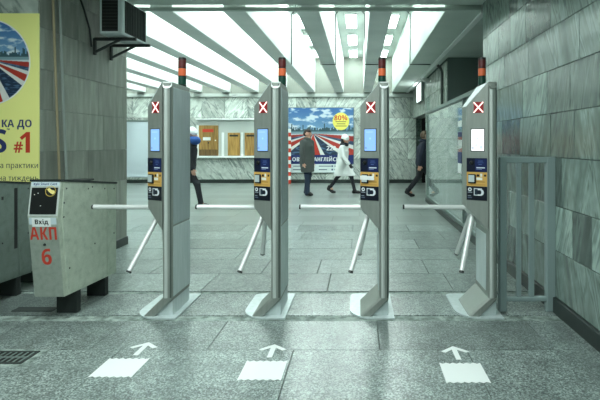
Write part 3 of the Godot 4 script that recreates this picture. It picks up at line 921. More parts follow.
func turnstile(at: Vector3, label: String, no: int) -> void:
	var t := thing("turnstile", at, label, "turnstile", "row of slim turnstiles")
	# base plate with rounded front left corner
	var poly := PackedVector2Array([Vector2(0.12, 0.035), Vector2(0.12, -0.58)])
	for i in 7: 
		var a := PI / 2 + (PI / 2) * i / 6.0
		poly.append(Vector2(-0.18 + 0.06 * cos(a), -0.52 - 0.06 * sin(a)))
	for i in 9:
		var a := PI + (PI / 2) * i / 8.0
		poly.append(Vector2(-0.03 + 0.21 * cos(a), -0.175 - 0.21 * sin(a)))
	var st := begin()
	prism(st, poly, 0.0, 0.012, xzy)
	done(st, "base_plate", M.panel_pale, t)
	# post: layered rings give a rounded front and back edge
	st = begin()
	var layers := [[0.0, 0.018], [-0.006, 0.008], [-0.016, 0.002], [-0.03, 0.0], [-0.40, 0.0], [-0.42, 0.006], [-0.43, 0.018]]
	for l in layers.size() - 1:
		var p := post_ring(layers[l][1], 1.888 - layers[l][1] * 0.6)
		var q := post_ring(layers[l + 1][1], 1.888 - layers[l + 1][1] * 0.6)
		for k in p.size():
			var j := (k + 1) % p.size()
			var e := p[j] - p[k]
			var n2 := Vector2(-e.y, e.x)
			face(st, Vector3(p[k].x, p[k].y, layers[l][0]), Vector3(p[j].x, p[j].y, layers[l][0]), Vector3(q[j].x, q[j].y, layers[l + 1][0]), Vector3(q[k].x, q[k].y, layers[l + 1][0]), Vector3(n2.x, n2.y, 0).normalized() + Vector3(0, 0, 0.2 if l < 3 else (-0.2 if l > 3 else 0.0)))
	for e in [0, layers.size() - 1]:
		var p := post_ring(layers[e][1], 1.888 - layers[e][1] * 0.6)
		var idx := Geometry2D.triangulate_polygon(p)
		for k in range(0, idx.size(), 3):
			tri(st, Vector3(p[idx[k]].x, p[idx[k]].y, layers[e][0]), Vector3(p[idx[k + 1]].x, p[idx[k + 1]].y, layers[e][0]), Vector3(p[idx[k + 2]].x, p[idx[k + 2]].y, layers[e][0]), Vector3.BACK if e == 0 else Vector3.FORWARD)
	done(st, "post", M.steel, t)
	# bright rounded strip up the front
	st = begin()
	tube(st, [Vector3(0.03, 0.16, -0.006), Vector3(0.03, 1.83, -0.006)], 0.016, 14)
	done(st, "front_trim", M.steel_light, t)
	st = begin()
	tube(st, [Vector3(0.062, 0.16, -0.010), Vector3(0.062, 1.87, -0.010)], 0.009, 10)
	done(st, "edge_seal", M.steel_dark, t)
	# nose at the top of the post: a facet leaning back, rounded below
	st = begin()
	var nose := PackedVector2Array([Vector2(0.002, 0.062), Vector2(0.074, 0.062)])
	for i in 9: nose.append(Vector2(0.038 + 0.036 * cos(PI * i / 8.0), 0.034 - 0.034 * sin(PI * i / 8.0)))
	var lean := func(u: float, v: float, w: float) -> Vector3: return Vector3(u, 1.834 + v * 0.9 + w * 0.43, 0.006 - v * 0.43 + w * 0.9)
	prism(st, nose, -0.03, 0.004, lean)
	done(st, "nose_cap", M.white_plastic if no < 3 else M.steel, t)  # overhead light on the facet put in as white, except on the last
	# side panels
	box("side_panel", M.panel_grey, t, Vector3(0.074, 0.74, -0.405), Vector3(0.081, 1.85, -0.035), 0.006)
	box("side_panel", M.panel_pale, t, Vector3(0.074, 0.16, -0.405), Vector3(0.080, 0.725, -0.035), 0.006)
	box("side_panel", M.panel_pale, t, Vector3(-0.005, 0.20, -0.37), Vector3(0.002, 0.66, -0.06), 0.004)
	# filler between foot and base plate
	st = begin()
	prism(st, PackedVector2Array([Vector2(0.074, 0.132), Vector2(0.074, 0.012), Vector2(-0.07, 0.012)]), -0.40, -0.03, xyz)
	done(st, "gusset", M.panel_pale, t)
	# reader cabinet: wedge in plan, sloping roof and floor
	var plan := [Vector2(0.002, -0.002), Vector2(-0.152, -0.088), Vector2(-0.152, -0.25), Vector2(0.002, -0.36)]
	var hi := func(x: float) -> float: return 1.885 + x * 1.22
	var lo := func(x: float) -> float: return 0.70 - x * 1.15
	st = begin()
	var c2 := Vector3(-0.07, 1.3, -0.19)
	var up := []
	var dn := []
	for p in plan:
		up.append(Vector3(p.x, hi.call(p.x), p.y))
		dn.append(Vector3(p.x, lo.call(p.x), p.y))
	for k in 4:
		var j := (k + 1) % 4
		face(st, up[k], up[j], dn[j], dn[k], (up[k] + dn[j]) * 0.5 - c2)
	face(st, up[0], up[1], up[2], up[3], Vector3(-1, 1, 0))
	face(st, dn[0], dn[1], dn[2], dn[3], Vector3(-1, -1, 0))
	done(st, "reader_cabinet", M.steel, t)
	# roof sheet over the cabinet; ceiling light on it put in as paler colour
	st = begin()
	var rn := Vector3(-0.79, 0.61, 0).normalized()
	face(st, up[0] + rn * 0.004, up[1] + rn * 0.004, up[2] + rn * 0.004, up[3] + rn * 0.004, rn)
	for k in 4: face(st, up[k], up[(k + 1) % 4], up[(k + 1) % 4] + rn * 0.004, up[k] + rn * 0.004, (up[k] + up[(k + 1) % 4]) * 0.5 - (up[0] + up[2]) * 0.5)
	done(st, "cabinet_roof", M.panel_pale, t)
	# instruments on the slanted face
	var e := Vector3(0.154, 0, 0.086).normalized()
	var n := Vector3(-0.086, 0, 0.154).normalized()
	var o0 := Vector3(-0.152, 0, -0.088)
	var on := func(s: float, y: float, off := 0.0) -> Vector3: return o0 + e * (s * 0.1764) + Vector3(0, y, 0) + n * off
	var led := print_sheet("led_sign", M.led_field, t, on.call(0.56, 1.688), 0.078, 0.088, n, Vector3.UP, 0.004)
	for s in [-1.0, 1.0]:
		st = begin()
		cbox(st, on.call(0.56, 1.688, 0.006), Vector3(0.114, 0.0095, 0.004), 0.001, Basis(e, Vector3.UP, n) * Basis(Vector3.BACK, s * 0.83))
		done(st, "cross_bar", M.led_on, led)
	print_sheet("bezel", M.dark_grey, t, on.call(0.52, 1.424), 0.114, 0.186, n, Vector3.UP, 0.002)
	print_sheet("screen", print_mats.screen_white if no == 3 else print_mats.screen_blue, t, on.call(0.52, 1.424, 0.002), 0.102, 0.174, n, Vector3.UP, 0.002)
	var a1 := print_sheet("scanner_panel", print_mats.navy, t, on.call(0.48, 1.222), 0.166, 0.112, n, Vector3.UP, 0.003)
	st = begin()
	lathe(st, [Vector2(0, 0.012), Vector2(0.012, 0.010), Vector2(0.018, 0.0)], on.call(0.24, 1.24, 0.003), 14, Basis(e, n, -Vector3.UP))
	done(st, "scanner_eye", M.black_plastic, a1)
	var a2 := print_sheet("card_panel", print_mats.orange, t, on.call(0.48, 1.107), 0.166, 0.114, n, Vector3.UP, 0.003)
	st = begin()
	cbox(st, on.call(0.27, 1.11, 0.009), Vector3(0.064, 0.074, 0.014), 0.005, Basis(e, Vector3.UP, n))
	var rd := done(st, "card_reader", M.black_plastic, a2)
	print_sheet("reader_face", M.panel_pale, rd, on.call(0.25, 1.112, 0.016), 0.048, 0.056, n, Vector3.UP, 0.002)
	if no == 2:
		print_sheet("paper_strip", M.print_white, a2, on.call(0.40, 1.118, 0.020), 0.125, 0.032, n, Vector3.UP, 0.001)
	print_sheet("phone_panel", print_mats.phone, t, on.call(0.48, 0.992), 0.166, 0.112, n, Vector3.UP, 0.003)
	# tripod hub and its three arms
	var hc := Vector3(-0.10, 0.835, -0.19)
	var ax := Vector3(-0.70, -0.714, 0).normalized()
	st = begin()
	var hq := Basis(Vector3.BACK, ax, Vector3.BACK.cross(ax)) 
	lathe(st, [Vector2(0, -0.06), Vector2(0.062, -0.06), Vector2(0.062, -0.01), Vector2(0.05, 0.012), Vector2(0.03, 0.03), Vector2(0, 0.034)], hc, 22, hq)
	done(st, "hub", M.steel_light, t)
	for d in [Vector3(-0.535, 0.004, 0.0), Vector3(-0.145, -0.43, 0.24), Vector3(-0.075, -0.41, -0.24)]:
		var dn2: Vector3 = d.normalized()
		var rad: Vector3 = (dn2 - ax * dn2.dot(ax)).normalized()
		var s0: Vector3 = hc + rad * 0.035
		var e0: Vector3 = s0 + d
		st = begin()
		tube(st, [s0, e0], 0.0195, 16)
		var arm := done(st, "arm", M.chrome, t)
		st = begin()
		tube(st, [e0 - dn2 * 0.008, e0 + dn2 * 0.004], 0.0203, 16)
		done(st, "end_cap", M.black_plastic, arm)
	# signal lamp
	var sl := Vector3(0.038, 1.884, -0.33)
	st = begin()
	lathe(st, [Vector2(0, 0), Vector2(0.034, 0), Vector2(0.034, 0.02), Vector2(0.03, 0.024), Vector2(0, 0.024)], sl, 20)
	var lamp := done(st, "signal_lamp", M.black_plastic, t)
	var y := 0.024
	for m in [M.lens_green, M.lens_orange, M.lens_red]:
		st = begin()
		lathe(st, [Vector2(0, y), Vector2(0.031, y), Vector2(0.033, y + 0.006), Vector2(0.033, y + 0.060), Vector2(0.031, y + 0.066), Vector2(0, y + 0.066)], sl, 20)
		done(st, "lens", m, lamp)
		st = begin()
		lathe(st, [Vector2(0, y + 0.066), Vector2(0.0335, y + 0.066), Vector2(0.0335, y + 0.074), Vector2(0, y + 0.074)], sl, 20)
		done(st, "lens_ring", M.black_plastic, lamp)
		y += 0.074
	st = begin()
	lathe(st, [Vector2(0.0, y), Vector2(0.033, y), Vector2(0.03, y + 0.012), Vector2(0.0, y + 0.016)], sl, 20)
	done(st, "cap", M.black_plastic, lamp)

# ------------------------------------------------------------------ old ticket validators
func validator(at: Vector3, label: String, side: Material, marked: bool) -> void:
	# local: x to the right, z towards the viewer; the front mid edge is at z = 0
	var t := thing("ticket_validator", at, label, "ticket machine", "old ticket validators")
	var W := 0.232
	var prof := PackedVector2Array([Vector2(-0.04, 1.100), Vector2(0.0, 0.835), Vector2(-0.08, 0.19), Vector2(-0.87, 0.165), Vector2(-0.87, 1.010)])
	var st := begin()
	prism(st, prof, -W, 0.0, zyx)
	done(st, "body", side, t)
	# lid along the top
	st = begin()
	prism(st, PackedVector2Array([Vector2(-0.03, 1.100), Vector2(-0.88, 1.010), Vector2(-0.88, 1.026), Vector2(-0.03, 1.118)]), -W - 0.006, 0.006, zyx)
	done(st, "lid", M.dark_iron, t)
	# side sheet with screws
	st = begin()
	prism(st, PackedVector2Array([Vector2(-0.075, 1.085), Vector2(-0.045, 0.835), Vector2(-0.12, 0.21), Vector2(-0.69, 0.19), Vector2(-0.69, 1.02)]), 0.0, 0.005, zyx)
	done(st, "side_sheet", side, t)
	st = begin()
	prism(st, PackedVector2Array([Vector2(-0.705, 1.018), Vector2(-0.705, 0.188), Vector2(-0.86, 0.183), Vector2(-0.86, 1.002)]), 0.0, 0.005, zyx)
	done(st, "side_sheet", side, t)
	for s in [Vector2(-0.10, 1.04), Vector2(-0.4, 1.01), Vector2(-0.46, 1.02), Vector2(-0.66, 0.985), Vector2(-0.82, 0.97), Vector2(-0.07, 0.93), Vector2(-0.065, 0.82), Vector2(-0.82, 0.55), Vector2(-0.5, 0.52), Vector2(-0.14, 0.4)]:
		st = begin()
		lathe(st, [Vector2(0, 0.003), Vector2(0.006, 0.003), Vector2(0.008, 0.0)], Vector3(0.005, s.y, s.x), 8, Basis(Vector3.UP, Vector3.RIGHT, Vector3.BACK))
		done(st, "screw", M.dark_iron, t)
	for zz in [[-0.25, -0.31], [-0.68, -0.74]]:
		box("leg", M.dark_iron, t, Vector3(-W + 0.06, 0.0, zz[1]), Vector3(-0.004, 0.18, zz[0]), 0.004)
	# upper front: console leaning back; frame of reference on that face
	var a := Vector3(-W / 2, 1.100, -0.04)
	var b := Vector3(-W / 2, 0.835, 0.0)
	var up := (a - b).normalized()
	var n := Vector3.RIGHT.cross(up).normalized()
	var L := (a - b).length()
	var at_up := func(x: float, s: float, off := 0.0) -> Vector3: return b + up * (s * L) + Vector3(x, 0, 0) + n * off
	print_sheet("console_frame", M.steel_light, t, at_up.call(0, 0.5), W - 0.004, L, n, up, 0.004)
	print_sheet("name_strip", M.board_white, t, at_up.call(0, 0.93, 0.004), W - 0.016, 0.036, n, up, 0.002)
	print_sheet("reader_glass", M.black_plastic, t, at_up.call(0, 0.44, 0.004), W - 0.03, 0.205, n, up, 0.003)
	if marked:
		letters("Kyiv Smart Card", 0.018, M.print_blue, t, at_up.call(0, 0.925, 0.0065), n, 0, true, up, 0.95)
		# gold ring with a hand holding a card
		var gold := mat("gold_print", c8(214, 186, 88), 0.45)
		st = begin()
		for i in 32:
			var a0 := TAU * i / 32
			var a1 := TAU * (i + 1) / 32
			var cc: Vector3 = at_up.call(0.047, 0.72, 0.0078)
			var p := []
			for r in [[0.041, a0], [0.041, a1], [0.037, a1], [0.037, a0]]:
				p.append(cc + Vector3.RIGHT * (r[0] * cos(r[1])) + up * (r[0] * sin(r[1])))
			face(st, p[0], p[1], p[2], p[3], n)
		done(st, "emblem_ring", gold, t)
		st = begin()
		var f := func(u: float, v: float, w: float) -> Vector3: return at_up.call(0.047 + u, 0.72, 0.0072 + w) + up * v
		prism(st, PackedVector2Array([Vector2(-0.030, 0.014), Vector2(-0.012, 0.026), Vector2(0.006, 0.010), Vector2(0.030, 0.004), Vector2(0.034, -0.012), Vector2(0.020, -0.026), Vector2(0.0, -0.016), Vector2(-0.016, -0.002)]), 0.0, 0.001, f)
		done(st, "emblem", mat("gold_pale", c8(240, 222, 140), 0.45), t)
		for s in [[-0.075, 0.62], [-0.048, 0.66], [-0.02, 0.3]]:
			st = begin()
			cbox(st, at_up.call(s[0], s[1], 0.0085), Vector3(0.008, 0.006, 0.003), 0.001)
			done(st, "indicator", M.print_white, t)
	# lower front plate
	var c := Vector3(-W / 2, 0.835, 0.0)
	var d := Vector3(-W / 2, 0.19, -0.08)
	var up2 := (c - d).normalized()
	var n2 := Vector3.RIGHT.cross(up2).normalized()
	var L2 := (c - d).length()
	var at_dn := func(x: float, s: float, off := 0.0) -> Vector3: return d + up2 * (s * L2) + Vector3(x, 0, 0) + n2 * off
	print_sheet("front_plate", M.validator_front, t, at_dn.call(0, 0.49), W - 0.006, L2 * 0.97, n2, up2, 0.005)
	if marked:
		print_sheet("paper_label", M.board_white, t, at_dn.call(0.0, 0.945, 0.005), 0.21, 0.055, n2, up2, 0.001)
		print_sheet("paper_label", M.print_white, t, at_dn.call(-0.01, 0.93, 0.0062), 0.145, 0.07, n2, up2, 0.001)
		letters("Вхід", 0.036, M.print_black, t, at_dn.call(-0.01, 0.935, 0.0078), n2, 0, true, up2)
		letters("АКП", 0.100, M.red_paint, t, at_dn.call(0.0, 0.79, 0.0055), n2, 0, true, up2, 0.78)
		letters("6", 0.125, M.red_paint, t, at_dn.call(0.005, 0.50, 0.0055), n2, 0, true, up2, 0.9)
		st = begin()
		lathe(st, [Vector2(0, 0.008), Vector2(0.008, 0.008), Vector2(0.011, 0.0)], at_dn.call(0.0, 0.655, 0.005), 12, Basis(Vector3.RIGHT, n2, -up2))
		done(st, "lock", M.dark_iron, t)
		# small dark plate lying on the lid
		box("cover_plate", M.dark_iron, t, Vector3(-0.17, 1.075, -0.5), Vector3(0.0, 1.09, -0.3), 0.003)
	else:
		# slot and holes in the side
		for q in [[-0.66, 0.44, 0.99, 0.02], [-0.50, 0.90, 0.93, 0.012], [-0.43, 0.91, 0.94, 0.012]]:
			box("slot", M.black_plastic, t, Vector3(0.004, q[1], q[0] - q[3]), Vector3(0.0065, q[2], q[0] + q[3]), 0.001)

func build_validators() -> void:
	validator(Vector3(-2.32, 0, -3.62), "pale old ticket machine with red painted letters and number 6", M.validator_side, true)
	validator(Vector3(-3.13, 0, -3.62), "dark grey old ticket machine cut off at the left edge of the picture", M.validator_side_dark, false)

func build_gate() -> void:
	var g := thing("barrier_gate", Vector3(0, 0, -3.89), "grey painted bar gate between the last turnstile and the marble wall", "gate")
	var S := 3.89 / 470.0
	var px := func(u: float) -> float: return (u - 359.0) * S
	for p in [[500.0, 507.0], [547.0, 556.0]]:
		box("post", M.gate_paint, g, Vector3(px.call(p[0]), 0.0, -0.06), Vector3(px.call(p[1]), 1.285, 0.0), 0.006)
	for p in [[517.5, 522.0], [530.0, 535.0]]:
		box("bar", M.gate_paint, g, Vector3(px.call(p[0]), 0.10, -0.045), Vector3(px.call(p[1]), 1.24, -0.012), 0.004)
	box("top_rail", M.gate_paint, g, Vector3(px.call(505.0), 1.235, -0.055), Vector3(px.call(549.0), 1.285, -0.004), 0.006)
	box("bottom_rail", M.gate_paint, g, Vector3(px.call(505.0), 0.085, -0.055), Vector3(px.call(549.0), 0.12, -0.004), 0.006)

func build_floor_marks() -> void:
	var where := [[-1.49, 2.93, -1.475, "leftmost, in front of the first turnstile"], [-0.59, 2.895, -0.585, "middle one, in front of the second turnstile"], [0.64, 2.865, 0.645, "rightmost, in front of the last turnstile"]]
	for q in where:
		# sticker with wavy near and far edges (left blank)
		var poly := PackedVector2Array()
		for i in 13: poly.append(Vector2(-0.13 + 0.26 * i / 12.0, 0.118 + (0.009 if i % 2 == 0 else -0.006)))
		for i in 13: poly.append(Vector2(0.13 - 0.26 * i / 12.0, -0.118 - (0.009 if i % 2 == 0 else -0.006)))
		var st := begin()
		prism(st, poly, 0.0, 0.0015, xzy)
		var o := done(st, "floor_sticker", M.sticker_white, self, Vector3(q[0], 0.0006, -q[1]))
		tag(o, "white square floor sticker with wavy edges, " + q[3], "sticker", "white floor stickers")
		var y0 := 0.095
		st = begin()
		var ar := PackedVector2Array([Vector2(0, -0.10), Vector2(0.095, -0.02), Vector2(0.068, -0.002), Vector2(0.017, -0.048), Vector2(0.017, 0.10), Vector2(-0.017, 0.10), Vector2(-0.017, -0.048), Vector2(-0.068, -0.002), Vector2(-0.095, -0.02)])
		prism(st, ar, 0.0, 0.0015, xzy)
		var a := done(st, "floor_arrow", M.sticker_white, self, Vector3(q[2], 0.0006, -q[1] - 0.27))
		tag(a, "white arrow on the floor pointing ahead, " + q[3], "arrow", "white floor arrows")

# ------------------------------------------------------------------ people
# smooth union of tapered capsules, meshed as surface nets
func net(st: SurfaceTool, bones: Array, cell: float, k := 0.03, cut := -10.0) -> void:
	var lo := Vector3.ONE * 1e9
	var hi := -lo
	for b in bones:
		var r: float = maxf(b[2], b[3]) + cell * 2.5
		for p in [b[0], b[1]]:
			lo = lo.min(p - Vector3.ONE * r)
			hi = hi.max(p + Vector3.ONE * r)
	var nx := int(ceil((hi.x - lo.x) / cell)) + 1
	var ny := int(ceil((hi.y - lo.y) / cell)) + 1
	var nz := int(ceil((hi.z - lo.z) / cell)) + 1
	var F := PackedFloat32Array()
	F.resize(nx * ny * nz)
	F.fill(1.0)
	for b in bones:
		var A: Vector3 = b[0]
		var B: Vector3 = b[1]
		var ra: float = b[2]
		var rb: float = b[3]
		var R := maxf(ra, rb) + k + cell * 2.0
		var p0 := ((A.min(B) - Vector3.ONE * R - lo) / cell).floor()
		var p1 := ((A.max(B) + Vector3.ONE * R - lo) / cell).ceil()
		var AB := B - A
		var inv := 1.0 / maxf(AB.length_squared(), 1e-9)
		for z in range(maxi(0, int(p0.z)), mini(nz, int(p1.z) + 1)):
			for y in range(maxi(0, int(p0.y)), mini(ny, int(p1.y) + 1)):
				var i := (z * ny + y) * nx
				for x in range(maxi(0, int(p0.x)), mini(nx, int(p1.x) + 1)):
					var P := lo + Vector3(x, y, z) * cell - A
					var h := clampf(P.dot(AB) * inv, 0.0, 1.0)
					var d := (P - AB * h).length() - ra - (rb - ra) * h
					var c := F[i + x]
					var w := maxf(k - absf(c - d), 0.0) / k
					F[i + x] = minf(c, d) - w * w * k * 0.25
	if cut > -9.0:
		# straight lower edge (a hem)
		for z in nz:
			for y in ny:
				var below := cut - (lo.y + y * cell)
				if below < -0.1: continue
				for x in nx:
					var q := (z * ny + y) * nx + x
					F[q] = maxf(F[q], below)
	var idx := PackedInt32Array()
	idx.resize(nx * ny * nz)
	idx.fill(-1)
	var V := PackedVector3Array()
	var N := PackedVector3Array()
	var off := [0, 1, nx, nx + 1, nx * ny, nx * ny + 1, nx * ny + nx, nx * ny + nx + 1]
	var pos := [Vector3(0, 0, 0), Vector3(1, 0, 0), Vector3(0, 1, 0), Vector3(1, 1, 0), Vector3(0, 0, 1), Vector3(1, 0, 1), Vector3(0, 1, 1), Vector3(1, 1, 1)]
	var edges := [[0, 1], [2, 3], [4, 5], [6, 7], [0, 2], [1, 3], [4, 6], [5, 7], [0, 4], [1, 5], [2, 6], [3, 7]]
	for z in nz - 1:
		for y in ny - 1:
			var row := (z * ny + y) * nx
			for x in nx - 1:
				var i := row + x
				var f0 := F[i]
				if f0 > cell * 2.0 or f0 < -cell * 2.0: continue
				var s := 0
				for q in 8:
					if F[i + off[q]] < 0.0: s += 1
				if s == 0 or s == 8: continue
				var sum := Vector3.ZERO
				var cnt := 0
				for e in edges:
					var a := F[i + off[e[0]]]
					var b := F[i + off[e[1]]]
					if (a < 0.0) != (b < 0.0):
						sum += pos[e[0]].lerp(pos[e[1]], a / (a - b))
						cnt += 1
				idx[i] = V.size()
				V.append(lo + (Vector3(x, y, z) + sum / cnt) * cell)
				N.append(Vector3(F[i + 1] + F[i + off[3]] + F[i + off[5]] + F[i + off[7]] - F[i] - F[i + off[2]] - F[i + off[4]] - F[i + off[6]],
					F[i + off[2]] + F[i + off[3]] + F[i + off[6]] + F[i + off[7]] - F[i] - F[i + 1] - F[i + off[4]] - F[i + off[5]],
					F[i + off[4]] + F[i + off[5]] + F[i + off[6]] + F[i + off[7]] - F[i] - F[i + 1] - F[i + off[2]] - F[i + off[3]]).normalized())
	var strides := [1, nx, nx * ny]
	for z in range(1, nz - 1):
		for y in range(1, ny - 1):
			for x in range(1, nx - 1):
				var i := (z * ny + y) * nx + x
				if idx[i] < 0: continue
				for d in 3:
					var a := F[i]
					var b := F[i + strides[d]]
					if (a < 0.0) == (b < 0.0): continue
					var u: int = strides[(d + 1) % 3]
					var v: int = strides[(d + 2) % 3]
					var q := [idx[i], idx[i - u], idx[i - u - v], idx[i - v]]
					if q.min() < 0: continue
					var n: Vector3 = N[q[0]]
					for t in [[0, 1, 2], [0, 2, 3]]:
						smooth_tri(st, [V[q[t[0]]], N[q[t[0]]]], [V[q[t[1]]], N[q[t[1]]]], [V[q[t[2]]], N[q[t[2]]]])

func b4(a: Vector3, b: Vector3, ra: float, rb: float) -> Array: return [a, b, ra, rb]

func hand_bones(w: Vector3, dirn: Vector3, fwd: Vector3) -> Array:
	# palm, four curled fingers of unequal length, thumb from the side of the palm
	var side := dirn.cross(fwd).normalized()
	var out := []
	var palm := w + dirn * 0.085
	for s in [-0.028, 0.0, 0.028]:
		out.append(b4(w + dirn * 0.015 + fwd * s * 0.6, palm + fwd * s, 0.018, 0.015))
	var len := [0.062, 0.074, 0.070, 0.055]
	for i in 4:
		var o := fwd * (0.034 - 0.0225 * i)
		var k1: Vector3 = palm + o + dirn * len[i] * 0.5 - side * 0.006
		var k2: Vector3 = k1 + (dirn * 0.75 - side * 0.6).normalized() * len[i] * 0.5
		out.append(b4(palm + o, k1, 0.0095, 0.009))
		out.append(b4(k1, k2, 0.009, 0.0075))
	var tb := w + dirn * 0.035 + fwd * 0.03
	var t1 := tb + (fwd * 0.8 + dirn * 0.6).normalized() * 0.04
	out.append(b4(tb, t1, 0.012, 0.010))
	out.append(b4(t1, t1 + (dirn + fwd * 0.2 - side * 0.2).normalized() * 0.032, 0.010, 0.008))
	return out

func walker(c: Dictionary) -> void:
	var t := thing("person", c.at, c.label, "person")
	t.rotation.y = c.get("turn", 0.0)
	var s: float = c.height / 1.75
	var stride: float = c.stride
	var lean: float = c.lean
	var J := {}
	J.pelvis = Vector3(0, 0.93, 0)
	J.hip_n = Vector3(0, 0.91, 0.085)
	J.hip_f = Vector3(0, 0.91, -0.085)
	J.ank_a = Vector3(stride * 0.5, 0.085, 0.08 if c.near_leg_front else -0.08)
	J.ank_b = Vector3(-stride * 0.5, 0.085 + minf(0.08, stride * 0.13), -0.08 if c.near_leg_front else 0.08)
	var drop := stride * stride * 0.10
	for k in ["pelvis", "hip_n", "hip_f"]: J[k].y -= drop
	J.hip_a = J.hip_n if c.near_leg_front else J.hip_f
	J.hip_b = J.hip_f if c.near_leg_front else J.hip_n
	J.knee_a = (J.hip_a + J.ank_a) * 0.5 + Vector3(0.035 + stride * 0.05, 0.03, 0)
	J.knee_b = (J.hip_b + J.ank_b) * 0.5 + Vector3(0.03 + stride * 0.10, 0.02, 0)
	J.chest = Vector3(lean * 0.35, 1.28 - drop, 0)
	J.neck = Vector3(lean * 0.55, 1.47 - drop, 0)
	J.head = Vector3(lean * 0.66 + 0.025, 1.625 - drop, 0)
	J.sh_n = Vector3(lean * 0.5, 1.41 - drop, 0.185)
	J.sh_f = Vector3(lean * 0.5, 1.41 - drop, -0.185)
	for q in [["n", c.arm_near, 1.0], ["f", c.arm_far, -1.0]]:
		# arm angles: swing of upper arm, bend of the elbow (forward positive)
		var a0: float = q[1][0]
		var a1: float = a0 + q[1][1]
		var sh: Vector3 = J["sh_" + q[0]]
		J["el_" + q[0]] = sh + Vector3(sin(a0) * 0.29, -cos(a0) * 0.29, 0.055 * q[2])
		J["wr_" + q[0]] = J["el_" + q[0]] + Vector3(sin(a1) * 0.25, -cos(a1) * 0.25, -0.01 * q[2])
		J["hd_" + q[0]] = Vector3(sin(a1), -cos(a1), 0)
	for k in J.keys():
		if not k.begins_with("hd_"): J[k] = J[k] * s
	var skin: Material = c.skin
	# body: one continuous surface, finer grids for head and hands
	var B := [b4(J.pelvis + Vector3(0, 0.02, 0.06), J.pelvis + Vector3(0, 0.02, -0.06), 0.115 * s, 0.115 * s), b4(J.pelvis, J.chest, 0.125 * s, 0.14 * s), b4(J.chest + Vector3(0, 0.03, 0.07), J.chest + Vector3(0, 0.03, -0.07), 0.12 * s, 0.12 * s), b4(J.sh_n, J.sh_f, 0.07 * s, 0.07 * s), b4(J.neck - Vector3(0, 0.05, 0), J.head, 0.058 * s, 0.055 * s)]
	for q in ["n", "f"]:
		B.append(b4(J["sh_" + q], J["el_" + q], 0.055 * s, 0.043 * s))
		B.append(b4(J["el_" + q], J["wr_" + q], 0.042 * s, 0.029 * s))
	for q in ["a", "b"]:
		B.append(b4(J["hip_" + q], J["knee_" + q], 0.085 * s, 0.058 * s))
		B.append(b4(J["knee_" + q], J["ank_" + q], 0.058 * s, 0.038 * s))
		B.append(b4(J["ank_" + q], J["ank_" + q] + Vector3(0.1, -0.05, 0) * s, 0.036 * s, 0.03 * s))
	var st := begin()
	net(st, B, 0.02)
	var H: Vector3 = J.head
	var hb := [b4(H + Vector3(-0.012, 0.035, 0), H + Vector3(0.01, 0.03, 0), 0.088 * s, 0.084 * s), b4(H + Vector3(0.02, -0.02, 0), H + Vector3(0.045, -0.085, 0), 0.065 * s, 0.034 * s), b4(H + Vector3(-0.02, -0.03, 0), J.neck, 0.06 * s, 0.055 * s),
		b4(H + Vector3(0.088, 0.012, 0), H + Vector3(0.108, -0.024, 0), 0.009, 0.013), b4(H + Vector3(0.08, 0.03, 0.03), H + Vector3(0.08, 0.03, -0.03), 0.014, 0.014), b4(H + Vector3(0.082, -0.058, 0.016), H + Vector3(0.082, -0.058, -0.016), 0.010, 0.010)]
	for z in [-1.0, 1.0]: hb.append(b4(H + Vector3(-0.008, 0.015, 0.086 * z), H + Vector3(-0.012, -0.02, 0.082 * z), 0.016, 0.010))
	net(st, hb, 0.0075, 0.014)
	for q in ["n", "f"]:
		if not c.get("gloves", false):
			net(st, hand_bones(J["wr_" + q], J["hd_" + q], Vector3(-J["hd_" + q].y, J["hd_" + q].x, 0)), 0.006, 0.008)
	done(st, "body", skin, t)
	if c.get("gloves", false):
		for q in ["n", "f"]:
			st = begin()
			net(st, hand_bones(J["wr_" + q], J["hd_" + q], Vector3(-J["hd_" + q].y, J["hd_" + q].x, 0)), 0.006, 0.010)
			done(st, "glove", c.glove_mat, t)
	# eyes and mouth
	for z in [-1.0, 1.0]:
		st = begin()
		net(st, [b4(H + Vector3(0.079, 0.012, 0.032 * z), H + Vector3(0.079, 0.012, 0.033 * z), 0.013, 0.013)], 0.006, 0.005)
		done(st, "eye", M.print_black, t)
	st = begin()
	net(st, [b4(H + Vector3(0.088, -0.06, 0.018), H + Vector3(0.088, -0.06, -0.018), 0.006, 0.006)], 0.004, 0.004)
	done(st, "mouth", M.lens_red, t)
	# hair
	st = begin()
	var hr := [b4(H + Vector3(-0.022, 0.052, 0), H + Vector3(0.02, 0.064, 0), 0.088 * s, 0.076 * s), b4(H + Vector3(-0.045, 0.02, 0.02), H + Vector3(-0.045, 0.02, -0.02), 0.08 * s, 0.08 * s)]
	if c.get("long_hair", false): hr.append(b4(H + Vector3(-0.055, 0.0, 0), H + Vector3(-0.075, -0.13, 0), 0.075, 0.06))
	net(st, hr, 0.010, 0.02)
	done(st, "hair", c.hair, t)
	# trousers or tights
	st = begin()
	var L := [b4(J.pelvis + Vector3(0, 0.0, 0.05), J.pelvis + Vector3(0, 0.0, -0.05), 0.13 * s, 0.13 * s)]
	var fit: float = c.leg_fit
	for q in ["a", "b"]:
		L.append(b4(J["hip_" + q], J["knee_" + q], 0.095 * s, (0.055 + fit) * s))
		L.append(b4(J["knee_" + q], J["ank_" + q] + Vector3(0, -0.015, 0), (0.055 + fit) * s, (0.044 + fit) * s))
	net(st, L, 0.02)
	done(st, "trousers", c.leg_mat, t)
